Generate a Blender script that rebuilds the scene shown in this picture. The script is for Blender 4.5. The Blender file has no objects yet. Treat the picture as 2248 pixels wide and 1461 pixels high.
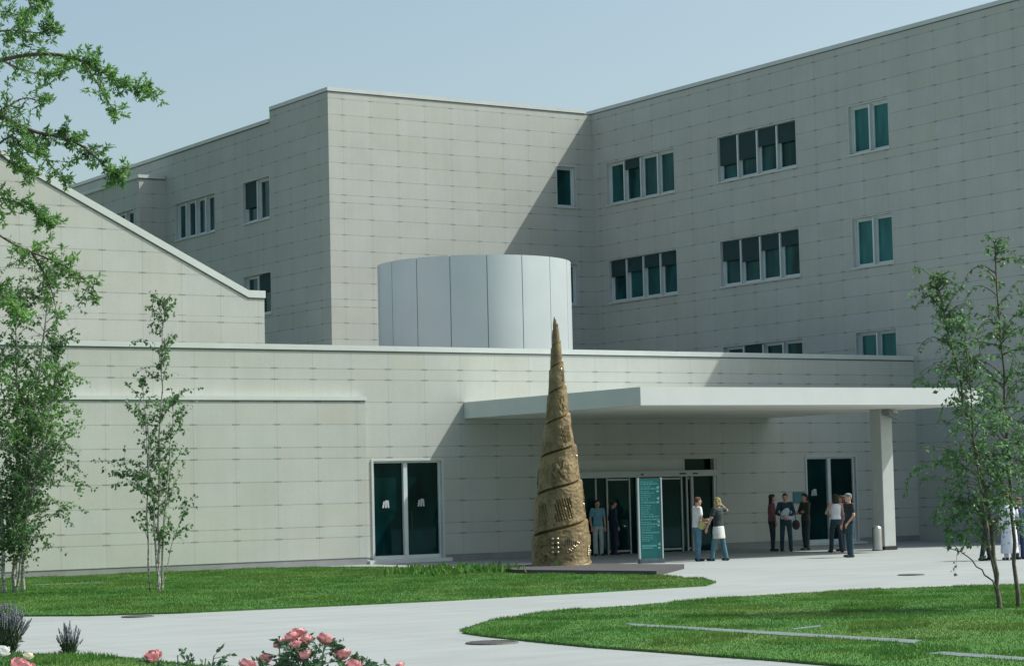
import bpy, bmesh, math, random
import numpy as np
from mathutils import Vector, Matrix, noise as mnoise
from math import sin, cos, pi, radians as rad

# ------------------------------------------------------------------ camera, sky, sun, exposure
# everything below is laid out in units of 1.111 m; K brings it to metres at the very end
K = 1.1111
SC = bpy.context.scene
COL = SC.collection
cam_d = bpy.data.cameras.new('camera'); cam = bpy.data.objects.new('camera', cam_d); COL.objects.link(cam)
cam_d.sensor_fit = 'HORIZONTAL'; cam_d.sensor_width = 36.0
cam_d.lens = 4868.955 / 2248 * 36.0
cam_d.clip_start = 0.5; cam_d.clip_end = 3000
PITCH, ROLL, YAW = 0.07131766, -0.02329525, -0.57928904
_r = Vector((cos(YAW), sin(YAW), 0)); _f = Vector((-sin(YAW)*cos(PITCH), cos(YAW)*cos(PITCH), sin(PITCH))); _u = _r.cross(_f)
_r2 = _r*cos(ROLL) + _u*sin(ROLL); _u2 = -_r*sin(ROLL) + _u*cos(ROLL)
cam.matrix_world = Matrix(((_r2.x, _u2.x, -_f.x, 0), (_r2.y, _u2.y, -_f.y, 0), (_r2.z, _u2.z, -_f.z, 1.8*K), (0, 0, 0, 1)))
SC.camera = cam

SUN = Vector((0.725, -0.33, 1.0)).normalized()      # towards the sun
sun_d = bpy.data.lights.new('sun', 'SUN'); sun = bpy.data.objects.new('sun', sun_d); COL.objects.link(sun)
sun_d.energy = 3.6; sun_d.angle = rad(0.5); sun_d.color = (1.0, 0.985, 0.93)
sun.rotation_euler = SUN.to_track_quat('Z', 'Y').to_euler(); sun.location = (30, -20, 60)
W = bpy.data.worlds.new('World'); SC.world = W; W.use_nodes = True
wn = W.node_tree.nodes; bg = wn['Background']; sky = wn.new('ShaderNodeTexSky')
sky.sky_type = 'NISHITA'; sky.sun_disc = False
sky.sun_elevation = math.asin(SUN.z); sky.sun_rotation = math.atan2(SUN.x, SUN.y)
sky.altitude = 100; sky.air_density = 1.0; sky.dust_density = 3.6; sky.ozone_density = 1.2
tint = wn.new('ShaderNodeMix'); tint.data_type = 'RGBA'; tint.blend_type = 'MULTIPLY'; tint.inputs[0].default_value = 1.0; tint.inputs[7].default_value = (1.02, 1.03, 0.90, 1)   # hazy summer sky
W.node_tree.links.new(sky.outputs[0], tint.inputs[6]); W.node_tree.links.new(tint.outputs[2], bg.inputs[0]); bg.inputs[1].default_value = 0.111
SC.view_settings.view_transform = 'Standard'; SC.view_settings.look = 'None'
SC.view_settings.exposure = 0.67; SC.view_settings.gamma = 1.0

# ------------------------------------------------------------------ helpers
class MB:
    """collects shapes, links them as one mesh object"""
    def __init__(s): s.v = []; s.f = []
    def add(s, vs, fs):
        n = len(s.v); s.v += [tuple(p) for p in vs]; s.f += [tuple(i+n for i in f) for f in fs]; return s
    def quad(s, a, b, c, d): return s.add([a, b, c, d], [(0, 1, 2, 3)])
    def box(s, x0, x1, y0, y1, z0, z1):
        v = [(x, y, z) for z in (z0, z1) for y in (y0, y1) for x in (x0, x1)]
        return s.add(v, [(0,2,3,1), (4,5,7,6), (0,1,5,4), (2,6,7,3), (0,4,6,2), (1,3,7,5)])
    def tube(s, pts, rs, n=6, caps=True):
        pts = [Vector(p) for p in pts]; rings = []; m = len(pts)
        ref = Vector((0.31, 0.77, 0.55))
        for i, p in enumerate(pts):
            t = (pts[min(i+1, m-1)] - pts[max(i-1, 0)])
            t = t.normalized() if t.length > 1e-9 else Vector((0,0,1))
            a = t.cross(ref); a = a.normalized() if a.length > 1e-6 else t.orthogonal().normalized()
            b = t.cross(a)
            r = rs[i] if hasattr(rs, '__len__') else rs
            rings.append([p + (a*cos(2*pi*k/n) + b*sin(2*pi*k/n))*r for k in range(n)])
        vs = [q for g in rings for q in g]; fs = []
        for i in range(m-1):
            for k in range(n):
                fs.append((i*n+k, i*n+(k+1) % n, (i+1)*n+(k+1) % n, (i+1)*n+k))
        if caps: fs += [tuple(reversed(range(n))), tuple(range((m-1)*n, m*n))]
        return s.add(vs, fs)
    def ell(s, c, r, nu=14, nv=9, R=None):
        c = Vector(c); vs = []; fs = []
        vs.append(Vector((0, 0, -1)))
        for j in range(1, nv):
            a = -pi/2 + pi*j/nv
            vs += [Vector((cos(a)*cos(2*pi*i/nu), cos(a)*sin(2*pi*i/nu), sin(a))) for i in range(nu)]
        vs.append(Vector((0, 0, 1)))
        out = []
        for v in vs:
            q = Vector((v.x*r[0], v.y*r[1], v.z*r[2]))
            if R: q = R @ q
            out.append(c+q)
        for i in range(nu): fs.append((0, 1+(i+1) % nu, 1+i))
        for j in range(nv-2):
            for i in range(nu):
                a = 1+j*nu; fs.append((a+i, a+(i+1) % nu, a+nu+(i+1) % nu, a+nu+i))
        a = 1+(nv-2)*nu
        for i in range(nu): fs.append((a+i, a+(i+1) % nu, len(vs)-1))
        return s.add(out, fs)
    def cap(s, p, q, r1, r2, n=12):
        """tapered limb with round ends"""
        p = Vector(p); q = Vector(q); d = q-p; L = d.length; t = d/L
        a = t.orthogonal().normalized(); b = t.cross(a); prof = []
        for k in range(4):
            th = pi/2*(1-(k+0.15)/4); prof.append((-r1*sin(th), r1*cos(th)))
        prof.append((0, r1)); prof.append((L*0.5, (r1+r2)/2)); prof.append((L, r2))
        for k in range(1, 4):
            th = pi/2*k/4.1; prof.append((L+r2*sin(th), r2*cos(th)))
        vs = []; fs = []; m = len(prof)
        for h, r in prof: vs += [p+t*h+(a*cos(2*pi*k/n)+b*sin(2*pi*k/n))*r for k in range(n)]
        for i in range(m-1):
            for k in range(n): fs.append((i*n+k, i*n+(k+1) % n, (i+1)*n+(k+1) % n, (i+1)*n+k))
        fs += [tuple(reversed(range(n))), tuple(range((m-1)*n, m*n))]
        return s.add(vs, fs)
    def loft(s, rings, n=18):
        """rings: (centre, rx, ry) ellipses in local XY stacked along z"""
        vs = []; fs = []
        for c, rx, ry in rings: vs += [(c[0]+rx*cos(2*pi*k/n), c[1]+ry*sin(2*pi*k/n), c[2]) for k in range(n)]
        for i in range(len(rings)-1):
            for k in range(n): fs.append((i*n+k, i*n+(k+1) % n, (i+1)*n+(k+1) % n, (i+1)*n+k))
        fs += [tuple(reversed(range(n))), tuple(range((len(rings)-1)*n, len(rings)*n))]
        return s.add(vs, fs)
    def mesh(s, name):
        me = bpy.data.meshes.new(name); me.from_pydata(s.v, [], s.f); me.update(); return me
    def build(s, name, mat, parent=None, smooth=False, bevel=0.0):
        me = s.mesh(name); me.materials.append(mat)
        if bevel:
            bm = bmesh.new(); bm.from_mesh(me)
            bmesh.ops.bevel(bm, geom=[e for e in bm.edges], offset=bevel, segments=2, affect='EDGES', profile=0.5)
            bm.to_mesh(me); bm.free()
        if smooth: me.polygons.foreach_set('use_smooth', [True]*len(me.polygons))
        o = bpy.data.objects.new(name, me); COL.objects.link(o)
        if parent: o.parent = parent; o.matrix_parent_inverse = Matrix.Translation(-o_world(parent))
        return o
BASE = {}
def o_world(o):
    v = Vector((0, 0, 0))
    while o: v += Vector(BASE.get(o.name, (0, 0, 0))); o = None
    return v
def thing(name, label, cat, loc=(0, 0, 0), group=None):
    o = bpy.data.objects.new(name, None); COL.objects.link(o); o.empty_display_size = 0.3
    o.location = loc; BASE[o.name] = tuple(loc); o['label'] = label; o['category'] = cat
    if group: o['group'] = group
    return o
def tag(o, label, cat, group=None):
    o['label'] = label; o['category'] = cat
    if group: o['group'] = group
    return o
def kind(o, k): o['kind'] = k; return o

# ------------------------------------------------------------------ materials
def newmat(name):
    m = bpy.data.materials.new(name); m.use_nodes = True
    nt = m.node_tree; return m, nt, nt.nodes['Principled BSDF']
class NT:
    def __init__(s, nt): s.nt = nt
    def n(s, t, **k):
        x = s.nt.nodes.new(t)
        for a, b in k.items(): setattr(x, a, b)
        return x
    def l(s, a, b): s.nt.links.new(a, b)
    def m(s, op, a, b=None, c=None):
        x = s.n('ShaderNodeMath', operation=op)
        for i, q in enumerate((a, b, c)):
            if q is None: continue
            if isinstance(q, (int, float)): x.inputs[i].default_value = q
            else: s.l(q, x.inputs[i])
        return x.outputs[0]
    def mixc(s, f, a, b, t='MIX'):
        x = s.n('ShaderNodeMix', data_type='RGBA', blend_type=t)
        for i, q in ((0, f), (6, a), (7, b)):
            if isinstance(q, (int, float)): x.inputs[i].default_value = q
            elif isinstance(q, tuple): x.inputs[i].default_value = (*q, 1)
            else: s.l(q, x.inputs[i])
        return x.outputs[2]
    def pos(s):
        g = s.n('ShaderNodeNewGeometry'); v = s.n('ShaderNodeVectorMath', operation='SCALE'); v.inputs[3].default_value = 1/K
        s.l(g.outputs['Position'], v.inputs[0]); return v.outputs[0], g.outputs['Normal']
    def noise(s, vec, scale, detail=3, rough=0.55):
        x = s.n('ShaderNodeTexNoise'); x.inputs['Scale'].default_value = scale; x.inputs['Detail'].default_value = detail
        x.inputs['Roughness'].default_value = rough; s.l(vec, x.inputs['Vector']); return x.outputs[0]
    def maprange(s, v, a, b, c, d):
        x = s.n('ShaderNodeMapRange'); x.inputs[1].default_value = a; x.inputs[2].default_value = b
        x.inputs[3].default_value = c; x.inputs[4].default_value = d; s.l(v, x.inputs[0]); return x.outputs[0]
    def scalev(s, vec, xyz):
        v = s.n('ShaderNodeVectorMath', operation='MULTIPLY'); v.inputs[1].default_value = xyz; s.l(vec, v.inputs[0]); return v.outputs[0]
    def bump(s, h, st, dist, bsdf):
        b = s.n('ShaderNodeBump'); b.inputs['Strength'].default_value = st; b.inputs['Distance'].default_value = dist
        s.l(h, b.inputs['Height']); s.l(b.outputs[0], bsdf.inputs['Normal'])

def mat_plain(name, col, rough=0.6, metal=0.0, var=0.12, scale=6.0, bump=0.0, spec=0.5):
    m, nt, b = newmat(name); t = NT(nt); p, _ = t.pos()
    f = t.noise(p, scale, 4); k = t.maprange(f, 0.3, 0.7, 1-var, 1+var)
    c = t.n('ShaderNodeVectorMath', operation='SCALE'); c.inputs[0].default_value = col; t.l(k, c.inputs[3])
    t.l(c.outputs[0], b.inputs['Base Color']); b.inputs['Roughness'].default_value = rough; b.inputs['Metallic'].default_value = metal
    b.inputs['Specular IOR Level'].default_value = spec
    if bump: t.bump(t.noise(p, scale*5, 4), bump, 0.01, b)
    return m

def mat_stone(name, v0, P, nh, rh, u0X, u0Y, pw=1.116, col=(0.416, 0.442, 0.408), dark=0.24, ncol=(1, 1, 1)):
    """stone slabs: one narrow course nh per period P, the rest rows of rh, fixing clips at the corners"""
    m, nt, b = newmat(name); t = NT(nt); p, nrm = t.pos()
    sp = t.n('ShaderNodeSeparateXYZ'); t.l(p, sp.inputs[0]); sn = t.n('ShaderNodeSeparateXYZ'); t.l(nrm, sn.inputs[0])
    isx = t.m('GREATER_THAN', t.m('ABSOLUTE', sn.outputs[0]), 0.5)
    ux = t.m('SUBTRACT', sp.outputs[0], u0X); uy = t.m('SUBTRACT', sp.outputs[1], u0Y)
    u = t.m('ADD', t.m('MULTIPLY', uy, isx), t.m('MULTIPLY', ux, t.m('SUBTRACT', 1.0, isx)))
    un = t.m('DIVIDE', u, pw); fu = t.m('FRACT', un); cid = t.m('FLOOR', un)
    du = t.m('MULTIPLY', t.m('MINIMUM', fu, t.m('SUBTRACT', 1.0, fu)), pw)
    vz = t.m('SUBTRACT', sp.outputs[2], v0); pid = t.m('FLOOR', t.m('DIVIDE', vz, P)); vm = t.m('FLOORED_MODULO', vz, P)
    nar = t.m('LESS_THAN', vm, nh); tl = t.m('DIVIDE', t.m('SUBTRACT', vm, nh), rh); ft = t.m('FRACT', tl)
    dt = t.m('MULTIPLY', t.m('MINIMUM', ft, t.m('SUBTRACT', 1.0, ft)), rh); dn = t.m('MINIMUM', vm, t.m('ABSOLUTE', t.m('SUBTRACT', nh, vm)))
    nn = t.m('SUBTRACT', 1.0, nar)
    dv = t.m('ADD', t.m('MULTIPLY', dn, nar), t.m('MULTIPLY', dt, nn))
    rid = t.m('ADD', t.m('MULTIPLY', pid, 10.0), t.m('MULTIPLY', t.m('ADD', t.m('FLOOR', tl), 2.0), nn))
    cv = t.n('ShaderNodeCombineXYZ'); t.l(cid, cv.inputs[0]); t.l(rid, cv.inputs[1]); t.l(isx, cv.inputs[2])
    wnz = t.n('ShaderNodeTexWhiteNoise'); t.l(cv.outputs[0], wnz.inputs['Vector'])
    hj = t.m('LESS_THAN', dv, 0.0125); vj = t.m('LESS_THAN', du, 0.008)
    dot = t.m('MULTIPLY', t.m('LESS_THAN', du, 0.10), t.m('LESS_THAN', dv, 0.021))
    # slab-to-slab tone, cloudy veining, rain streaks
    tone = t.maprange(wnz.outputs['Value'], 0, 1, 0.975, 1.02)
    cloud = t.maprange(t.noise(p, 0.9, 5, 0.6), 0.3, 0.7, 0.95, 1.05)
    streak = t.maprange(t.noise(t.scalev(p, (4.5, 4.5, 0.22)), 1.0, 4, 0.65), 0.42, 0.72, 1.01, 0.965)
    fine = t.maprange(t.noise(p, 14.0, 3), 0.3, 0.7, 0.975, 1.025)
    k = t.m('MULTIPLY', t.m('MULTIPLY', tone, cloud), t.m('MULTIPLY', streak, fine))
    k = t.m('MULTIPLY', k, t.m('SUBTRACT', 1.0, t.m('MULTIPLY', hj, dark)))
    k = t.m('MULTIPLY', k, t.m('SUBTRACT', 1.0, t.m('MULTIPLY', vj, 0.20)))
    k = t.m('MULTIPLY', k, t.m('SUBTRACT', 1.0, t.m('MULTIPLY', dot, 0.32)))
    hue = t.mixc(t.maprange(wnz.outputs['Value'], 0.0, 1.0, 0.0, 1.0), tuple(c*q for c, q in zip(col, (1.01, 1.0, 0.98))), tuple(c*q for c, q in zip(col, (0.99, 1.0, 1.02))))
    c = t.n('ShaderNodeVectorMath', operation='SCALE'); t.l(hue, c.inputs[0]); t.l(k, c.inputs[3])
    t.l(c.outputs[0], b.inputs['Base Color']); b.inputs['Roughness'].default_value = 0.7; b.inputs['Specular IOR Level'].default_value = 0.25
    return m

def mat_glass(name, col=(0.010, 0.045, 0.048), rough=0.03, var=0.5):
    m, nt, b = newmat(name); t = NT(nt); p, _ = t.pos()
    f = t.noise(t.scalev(p, (1.4, 1.4, 0.5)), 1.0, 2); k = t.maprange(f, 0.35, 0.65, 1-var, 1+var)
    c = t.n('ShaderNodeVectorMath', operation='SCALE'); c.inputs[0].default_value = col; t.l(k, c.inputs[3])
    t.l(c.outputs[0], b.inputs['Base Color']); b.inputs['Roughness'].default_value = rough; b.inputs['IOR'].default_value = 1.5; b.inputs['Specular IOR Level'].default_value = 0.22; b.inputs['Specular Tint'].default_value = (0.45, 0.95, 1.0, 1)
    t.bump(t.noise(p, 0.8, 1), 0.02, 0.05, b)
    return m

def mat_grass(name, a, bcol, c3, rough=0.75, trans=0.25):
    m, nt, b = newmat(name); t = NT(nt); p, _ = t.pos()
    f1 = t.noise(p, 0.55, 4, 0.6); f2 = t.noise(p, 7.0, 3); f3 = t.noise(p, 30.0, 2)
    f0 = t.noise(p, 0.28, 3, 0.7); c = t.mixc(t.maprange(f1, 0.38, 0.62, 0, 1), a, bcol); c = t.mixc(t.maprange(f0, 0.50, 0.68, 0, 0.55), c, (0.115, 0.165, 0.045)); c = t.mixc(t.maprange(f2, 0.5, 0.75, 0, 0.75), c, c3)
    v = t.n('ShaderNodeVectorMath', operation='SCALE'); t.l(c, v.inputs[0]); t.l(t.maprange(f3, 0.25, 0.75, 0.7, 1.3), v.inputs[3])
    t.l(v.outputs[0], b.inputs['Base Color']); b.inputs['Roughness'].default_value = rough; b.inputs['Specular IOR Level'].default_value = 0.2
    return m

def mat_leaf(name, a, bcol, scale=9.0, trans=0.35, gloss=0.42, dry=None):
    m, nt, b = newmat(name); t = NT(nt); p, _ = t.pos()
    f = t.noise(p, scale, 2); g = t.noise(p, 1.3, 2)
    c = t.mixc(t.maprange(f, 0.3, 0.7, 0, 1), a, bcol)
    if dry: c = t.mixc(t.maprange(t.noise(p, 0.28, 3, 0.7), 0.48, 0.68, 0, 0.65), c, dry); c = t.mixc(t.maprange(t.noise(p, 4.0, 3, 0.7), 0.58, 0.70, 0, 0.5), c, tuple(q*0.62 for q in a))
    v = t.n('ShaderNodeVectorMath', operation='SCALE'); t.l(c, v.inputs[0]); t.l(t.maprange(g, 0.3, 0.7, 0.78, 1.2), v.inputs[3])
    t.l(v.outputs[0], b.inputs['Base Color']); b.inputs['Roughness'].default_value = gloss; b.inputs['Specular IOR Level'].default_value = 0.25
    tr = t.n('ShaderNodeBsdfTranslucent'); t.l(v.outputs[0], tr.inputs[0])
    mx = t.n('ShaderNodeMixShader'); mx.inputs[0].default_value = trans
    t.l(b.outputs[0], mx.inputs[1]); t.l(tr.outputs[0], mx.inputs[2]); t.l(mx.outputs[0], nt.nodes['Material Output'].inputs[0])
    return m

def mat_pave():
    m, nt, b = newmat('pale_concrete_paving'); t = NT(nt); p, _ = t.pos()
    f1 = t.noise(p, 0.35, 5, 0.6); f2 = t.noise(p, 22.0, 3); st = t.noise(t.scalev(p, (0.5, 2.4, 1)), 1.0, 4)
    k = t.m('MULTIPLY', t.maprange(f1, 0.3, 0.7, 0.93, 1.05), t.maprange(f2, 0.25, 0.75, 0.95, 1.05))
    k = t.m('MULTIPLY', k, t.maprange(st, 0.35, 0.7, 1.04, 0.91)); blot = t.noise(p, 1.7, 5, 0.7); k = t.m('MULTIPLY', k, t.maprange(blot, 0.60, 0.78, 1.0, 0.86)); k = t.m('MULTIPLY', k, t.maprange(t.noise(p, 60.0, 2), 0.66, 0.72, 1.0, 0.75))
    sp = t.n('ShaderNodeSeparateXYZ'); t.l(p, sp.inputs[0])
    for ax, per in ((0, 3.6), (1, 3.6)):
        fr = t.m('FRACT', t.m('DIVIDE', sp.outputs[ax], per)); d = t.m('MULTIPLY', t.m('MINIMUM', fr, t.m('SUBTRACT', 1.0, fr)), per)
        k = t.m('MULTIPLY', k, t.m('SUBTRACT', 1.0, t.m('MULTIPLY', t.m('LESS_THAN', d, 0.009), 0.30)))
    c = t.n('ShaderNodeVectorMath', operation='SCALE'); c.inputs[0].default_value = (0.252, 0.280, 0.280); t.l(k, c.inputs[3])
    t.l(c.outputs[0], b.inputs['Base Color']); b.inputs['Roughness'].default_value = 0.8; b.inputs['Specular IOR Level'].default_value = 0.2
    return m

M = {}
M['tower'] = mat_stone('office_stone_slabs', 8.355, 3.66, 0.27, 0.565, 37.40, 43.85)
M['front'] = mat_stone('entrance_stone_slabs', 0.73, 2.04, 0.285, 0.585, 29.28, 50.4, pw=1.118)
M['lowwall'] = mat_stone('low_wall_stone_slabs', 0.73, 2.04, 0.285, 0.585, 21.21, 50.4, pw=1.165)
M['hall'] = mat_stone('hall_stone_slabs', 6.515, 50.0, 0.0, 0.536, 21.89, 50.0, pw=1.09)
M['plinth'] = mat_plain('grey_plinth_stone', (0.22, 0.235, 0.235), 0.7, var=0.1, scale=3)
M['coping'] = mat_plain('light_metal_coping', (0.50, 0.55, 0.53), 0.4, 0.0, var=0.04, scale=2)
M['copeshadow'] = mat_plain('coping_shadow_paint', (0.10, 0.11, 0.11), 0.5, 0.2, var=0.05)  # dark colour of the strips that paint the shadow line below the copings
M['roof'] = mat_plain('grey_roof_membrane', (0.22, 0.22, 0.21), 0.9, var=0.1, scale=1)
M['canopy'] = mat_plain('white_canopy_panel', (0.56, 0.60, 0.595), 0.5, var=0.03, scale=1.5)
M['drum'] = mat_plain('silver_painted_cladding', (0.53, 0.60, 0.615), 0.40, 0.2, var=0.035, scale=0.8)
M['drumgap'] = mat_plain('dark_cladding_joint', (0.26, 0.29, 0.29), 0.6, var=0.05)
M['alu'] = mat_plain('aluminium_frame', (0.56, 0.63, 0.63), 0.45, 0.1, var=0.05, scale=3)
M['reveal'] = mat_plain('pale_metal_reveal', (0.47, 0.51, 0.50), 0.6, 0.0, var=0.05, scale=3)
M['glass'] = mat_glass('teal_window_glass', (0.012, 0.060, 0.062))
M['glassg'] = mat_glass('green_window_glass', (0.026, 0.125, 0.122), var=0.3)
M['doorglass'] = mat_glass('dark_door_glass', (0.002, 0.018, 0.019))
M['blind'] = mat_plain('dark_roller_screen', (0.009, 0.040, 0.043), 0.8, var=0.1, scale=4)
M['soffit'] = mat_plain('soffit_panel', (0.74, 0.73, 0.66), 0.7, var=0.04, scale=1)
M['column'] = mat_plain('white_column_paint', (0.42, 0.455, 0.44), 0.55, var=0.05, scale=3)
M['dark'] = mat_plain('dark_metal', (0.03, 0.032, 0.033), 0.5, 0.3)
M['alushade'] = mat_plain('shaded_aluminium_frame', (0.30, 0.35, 0.34), 0.45, 0.1, var=0.06, scale=3)  # aluminium again, darkened in its colour for the shade under the canopy
M['steel'] = mat_plain('brushed_steel', (0.50, 0.51, 0.50), 0.28, 0.9, var=0.06, scale=8)
M['sticker'] = mat_plain('white_sticker', (0.42, 0.48, 0.48), 0.6, var=0.04)
M['iron'] = mat_plain('cast_iron_cover', (0.10, 0.10, 0.095), 0.6, 0.3, var=0.2, scale=20)
M['kerb'] = mat_plain('grey_edging_stone', (0.105, 0.140, 0.150), 0.85, var=0.18, scale=5)
M['teal'] = mat_plain('teal_sign_panel', (0.003, 0.135, 0.13), 0.35, var=0.06, scale=2)
M['signtext'] = mat_plain('pale_sign_lettering', (0.07, 0.30, 0.31), 0.5, var=0.1)
M['signbright'] = mat_plain('white_sign_arrow', (0.25, 0.50, 0.46), 0.5, var=0.1)
M['blueboard'] = mat_plain('blue_notice_board', (0.05, 0.17, 0.20), 0.5, var=0.1)
M['soil'] = mat_grass('distant_ground', (0.05, 0.085, 0.025), (0.07, 0.09, 0.035), (0.06, 0.10, 0.03))
M['lawn'] = mat_grass('lawn_turf', (0.045, 0.138, 0.030), (0.070, 0.165, 0.034), (0.056, 0.150, 0.030))
M['blade'] = mat_leaf('grass_blades', (0.048, 0.158, 0.032), (0.105, 0.215, 0.042), 1.2, 0.35, 0.7, dry=(0.135, 0.195, 0.05))
M['pave'] = mat_pave()
M['birchleaf'] = mat_leaf('birch_leaves', (0.058, 0.145, 0.060), (0.130, 0.245, 0.092), trans=0.45)
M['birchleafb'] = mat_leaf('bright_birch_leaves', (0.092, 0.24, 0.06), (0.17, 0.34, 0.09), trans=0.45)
M['birchleafp'] = mat_leaf('pale_birch_leaves', (0.082, 0.185, 0.090), (0.165, 0.30, 0.135), trans=0.45)
M['oakleaf'] = mat_leaf('oak_leaves', (0.090, 0.225, 0.070), (0.200, 0.370, 0.110), trans=0.5)
M['greyleaf'] = mat_leaf('grey_green_leaves', (0.05, 0.09, 0.06), (0.10, 0.15, 0.09))
M['roseleaf'] = mat_leaf('rose_leaves', (0.040, 0.100, 0.060), (0.11, 0.19, 0.10), 25, 0.25, 0.3)
M['bark'] = mat_plain('grey_brown_bark', (0.11, 0.10, 0.075), 0.9, var=0.35, scale=14, bump=0.4)

def mat_birchbark():
    m, nt, b = newmat('white_birch_bark'); t = NT(nt); p, _ = t.pos()
    f = t.noise(t.scalev(p, (6, 6, 22)), 1.0, 4, 0.7)
    c = t.mixc(t.maprange(f, 0.48, 0.62, 0, 1), (0.36, 0.36, 0.32), (0.06, 0.055, 0.04))
    t.l(c, b.inputs['Base Color']); b.inputs['Roughness'].default_value = 0.8
    return m
M['birchbark'] = mat_birchbark()
M['lavender'] = mat_plain('lavender_flower', (0.16, 0.17, 0.21), 0.8, var=0.3, scale=30)
M['lavstem'] = mat_leaf('lavender_stems', (0.06, 0.10, 0.06), (0.12, 0.17, 0.11), 20, 0.2, 0.7)
def mat_rose(name, a, b2):
    m, nt, b = newmat(name); t = NT(nt); p, _ = t.pos()
    c = t.mixc(t.maprange(t.noise(p, 35.0, 2), 0.3, 0.7, 0, 1), a, b2)
    t.l(c, b.inputs['Base Color']); b.inputs['Roughness'].default_value = 0.55
    tr = t.n('ShaderNodeBsdfTranslucent'); t.l(c, tr.inputs[0]); mx = t.n('ShaderNodeMixShader'); mx.inputs[0].default_value = 0.25
    t.l(b.outputs[0], mx.inputs[1]); t.l(tr.outputs[0], mx.inputs[2]); t.l(mx.outputs[0], nt.nodes['Material Output'].inputs[0])
    return m
M['rosepink'] = mat_rose('pink_petals', (0.58, 0.23, 0.26), (0.74, 0.42, 0.40))
M['rosepale'] = mat_rose('cream_petals', (0.72, 0.70, 0.52), (0.78, 0.74, 0.62))
M['rosewhite'] = mat_rose('white_petals', (0.75, 0.78, 0.76), (0.8, 0.8, 0.78))

def mat_bronze():
    m, nt, b = newmat('weathered_bronze'); t = NT(nt); p, _ = t.pos()
    f = t.noise(p, 3.0, 5, 0.65); g = t.noise(t.scalev(p, (9, 9, 3)), 1.0, 4, 0.7)
    c = t.mixc(t.maprange(f, 0.35, 0.65, 0, 1), (0.135, 0.100, 0.048), (0.255, 0.195, 0.098))
    c = t.mixc(t.maprange(g, 0.52, 0.72, 0, 0.75), c, (0.040, 0.045, 0.030))
    t.l(c, b.inputs['Base Color']); b.inputs['Metallic'].default_value = 0.25; b.inputs['Roughness'].default_value = 0.48
    t.bump(t.noise(p, 16.0, 4), 0.5, 0.02, b)
    return m
M['bronze'] = mat_bronze()
M['polished'] = mat_plain('polished_bronze', (0.48, 0.42, 0.31), 0.35, 0.8, var=0.05)

# ------------------------------------------------------------------ setting: ground, paving, lawns
R = random.Random(7)
kind(MB().quad((-400, -300, 0), (500, -300, 0), (500, 600, 0), (-400, 600, 0)).build('ground', M['soil']), 'structure')
kind(MB().quad((-6, 2, 0.004), (62, 2, 0.004), (62, 54, 0.004), (-6, 54, 0.004)).build('pavement', M['pave']), 'structure')
LAWN1 = [(14.0,55.5),(18.4,54.5),(20.4,51.5),(22.6,50.9),(25.42,50.15),(27.04,48.26),(27.41,46.02),(27.18,43.98),(27.01,41.97),(26.35,40.12),(27.25,36.42),(26.85,35.1),(26.72,34.3),(25.91,32.88),(25.1,32.1),(23.93,32.05),(22.43,31.93),(21.02,31.95),(19.57,31.84),(18.34,31.99),(17.15,32.14),(15.99,32.29),(14.86,32.43),(13.58,33.04),(12.57,34.32),(11.62,35.93),(7,45)]
LAWN2 = [(15.34,24.73),(15.85,25.27),(16.5,25.95),(17.27,26.5),(18.22,27.12),(18.95,27.35),(19.91,27.35),(21,27.7),(22.03,28.02),(23.91,28.1),(25.73,27.9),(26.86,27.5),(27.76,26.84),(29.35,26.25),(34,24),(36,16),(30,9),(20,8),(15.8,10.5),(15.0,13.4),(14.75,15.76),(14.72,17.03),(14.75,17.78),(14.71,18.78),(14.69,19.72),(14.64,20.86),(14.75,22.32),(14.89,23.49),(15.05,24.3)]
LAWN3 = [(7.0,28.2),(9.0,26.98),(9.32,25.45),(9.64,24.84),(9.96,24.24),(10.06,23.3),(10.1,22.29),(10.16,21.07),(9.5,17),(4.9,11.2),(1,12),(0,20)]
def lawn(pts):
    me = bpy.data.meshes.new('lawn'); bm = bmesh.new()
    top = [bm.verts.new((x, y, 0.035)) for x, y in pts]; bot = [bm.verts.new((x, y, 0.002)) for x, y in pts]
    bm.faces.new(top); n = len(pts)
    for i in range(n): bm.faces.new((top[i], bot[i], bot[(i+1) % n], top[(i+1) % n]))
    bmesh.ops.triangulate(bm, faces=[f for f in bm.faces if len(f.verts) > 4]); bmesh.ops.recalc_face_normals(bm, faces=bm.faces)
    bm.to_mesh(me); bm.free(); me.materials.append(M['lawn'])
    o = bpy.data.objects.new('lawn', me); COL.objects.link(o); return kind(o, 'structure')
def inside(P, X, Y):
    c = np.zeros(len(X), bool); n = len(P)
    for i in range(n):
        x1, y1 = P[i]; x2, y2 = P[(i+1) % n]
        k = ((y1 > Y) != (y2 > Y)); c ^= k & (X < (x2-x1)*(Y-y1)/((y2-y1) if y2 != y1 else 1e-9)+x1)
    return c
def edge_scatter(P, n, spread, rng):
    A = np.array(P); B = np.roll(A, -1, 0); L = np.hypot(*(B-A).T); i = rng.choice(len(P), n, p=L/L.sum()); t = rng.random(n)[:, None]
    return (A[i]*(1-t)+B[i]*t) + rng.normal(0, spread, (n, 2))
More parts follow.
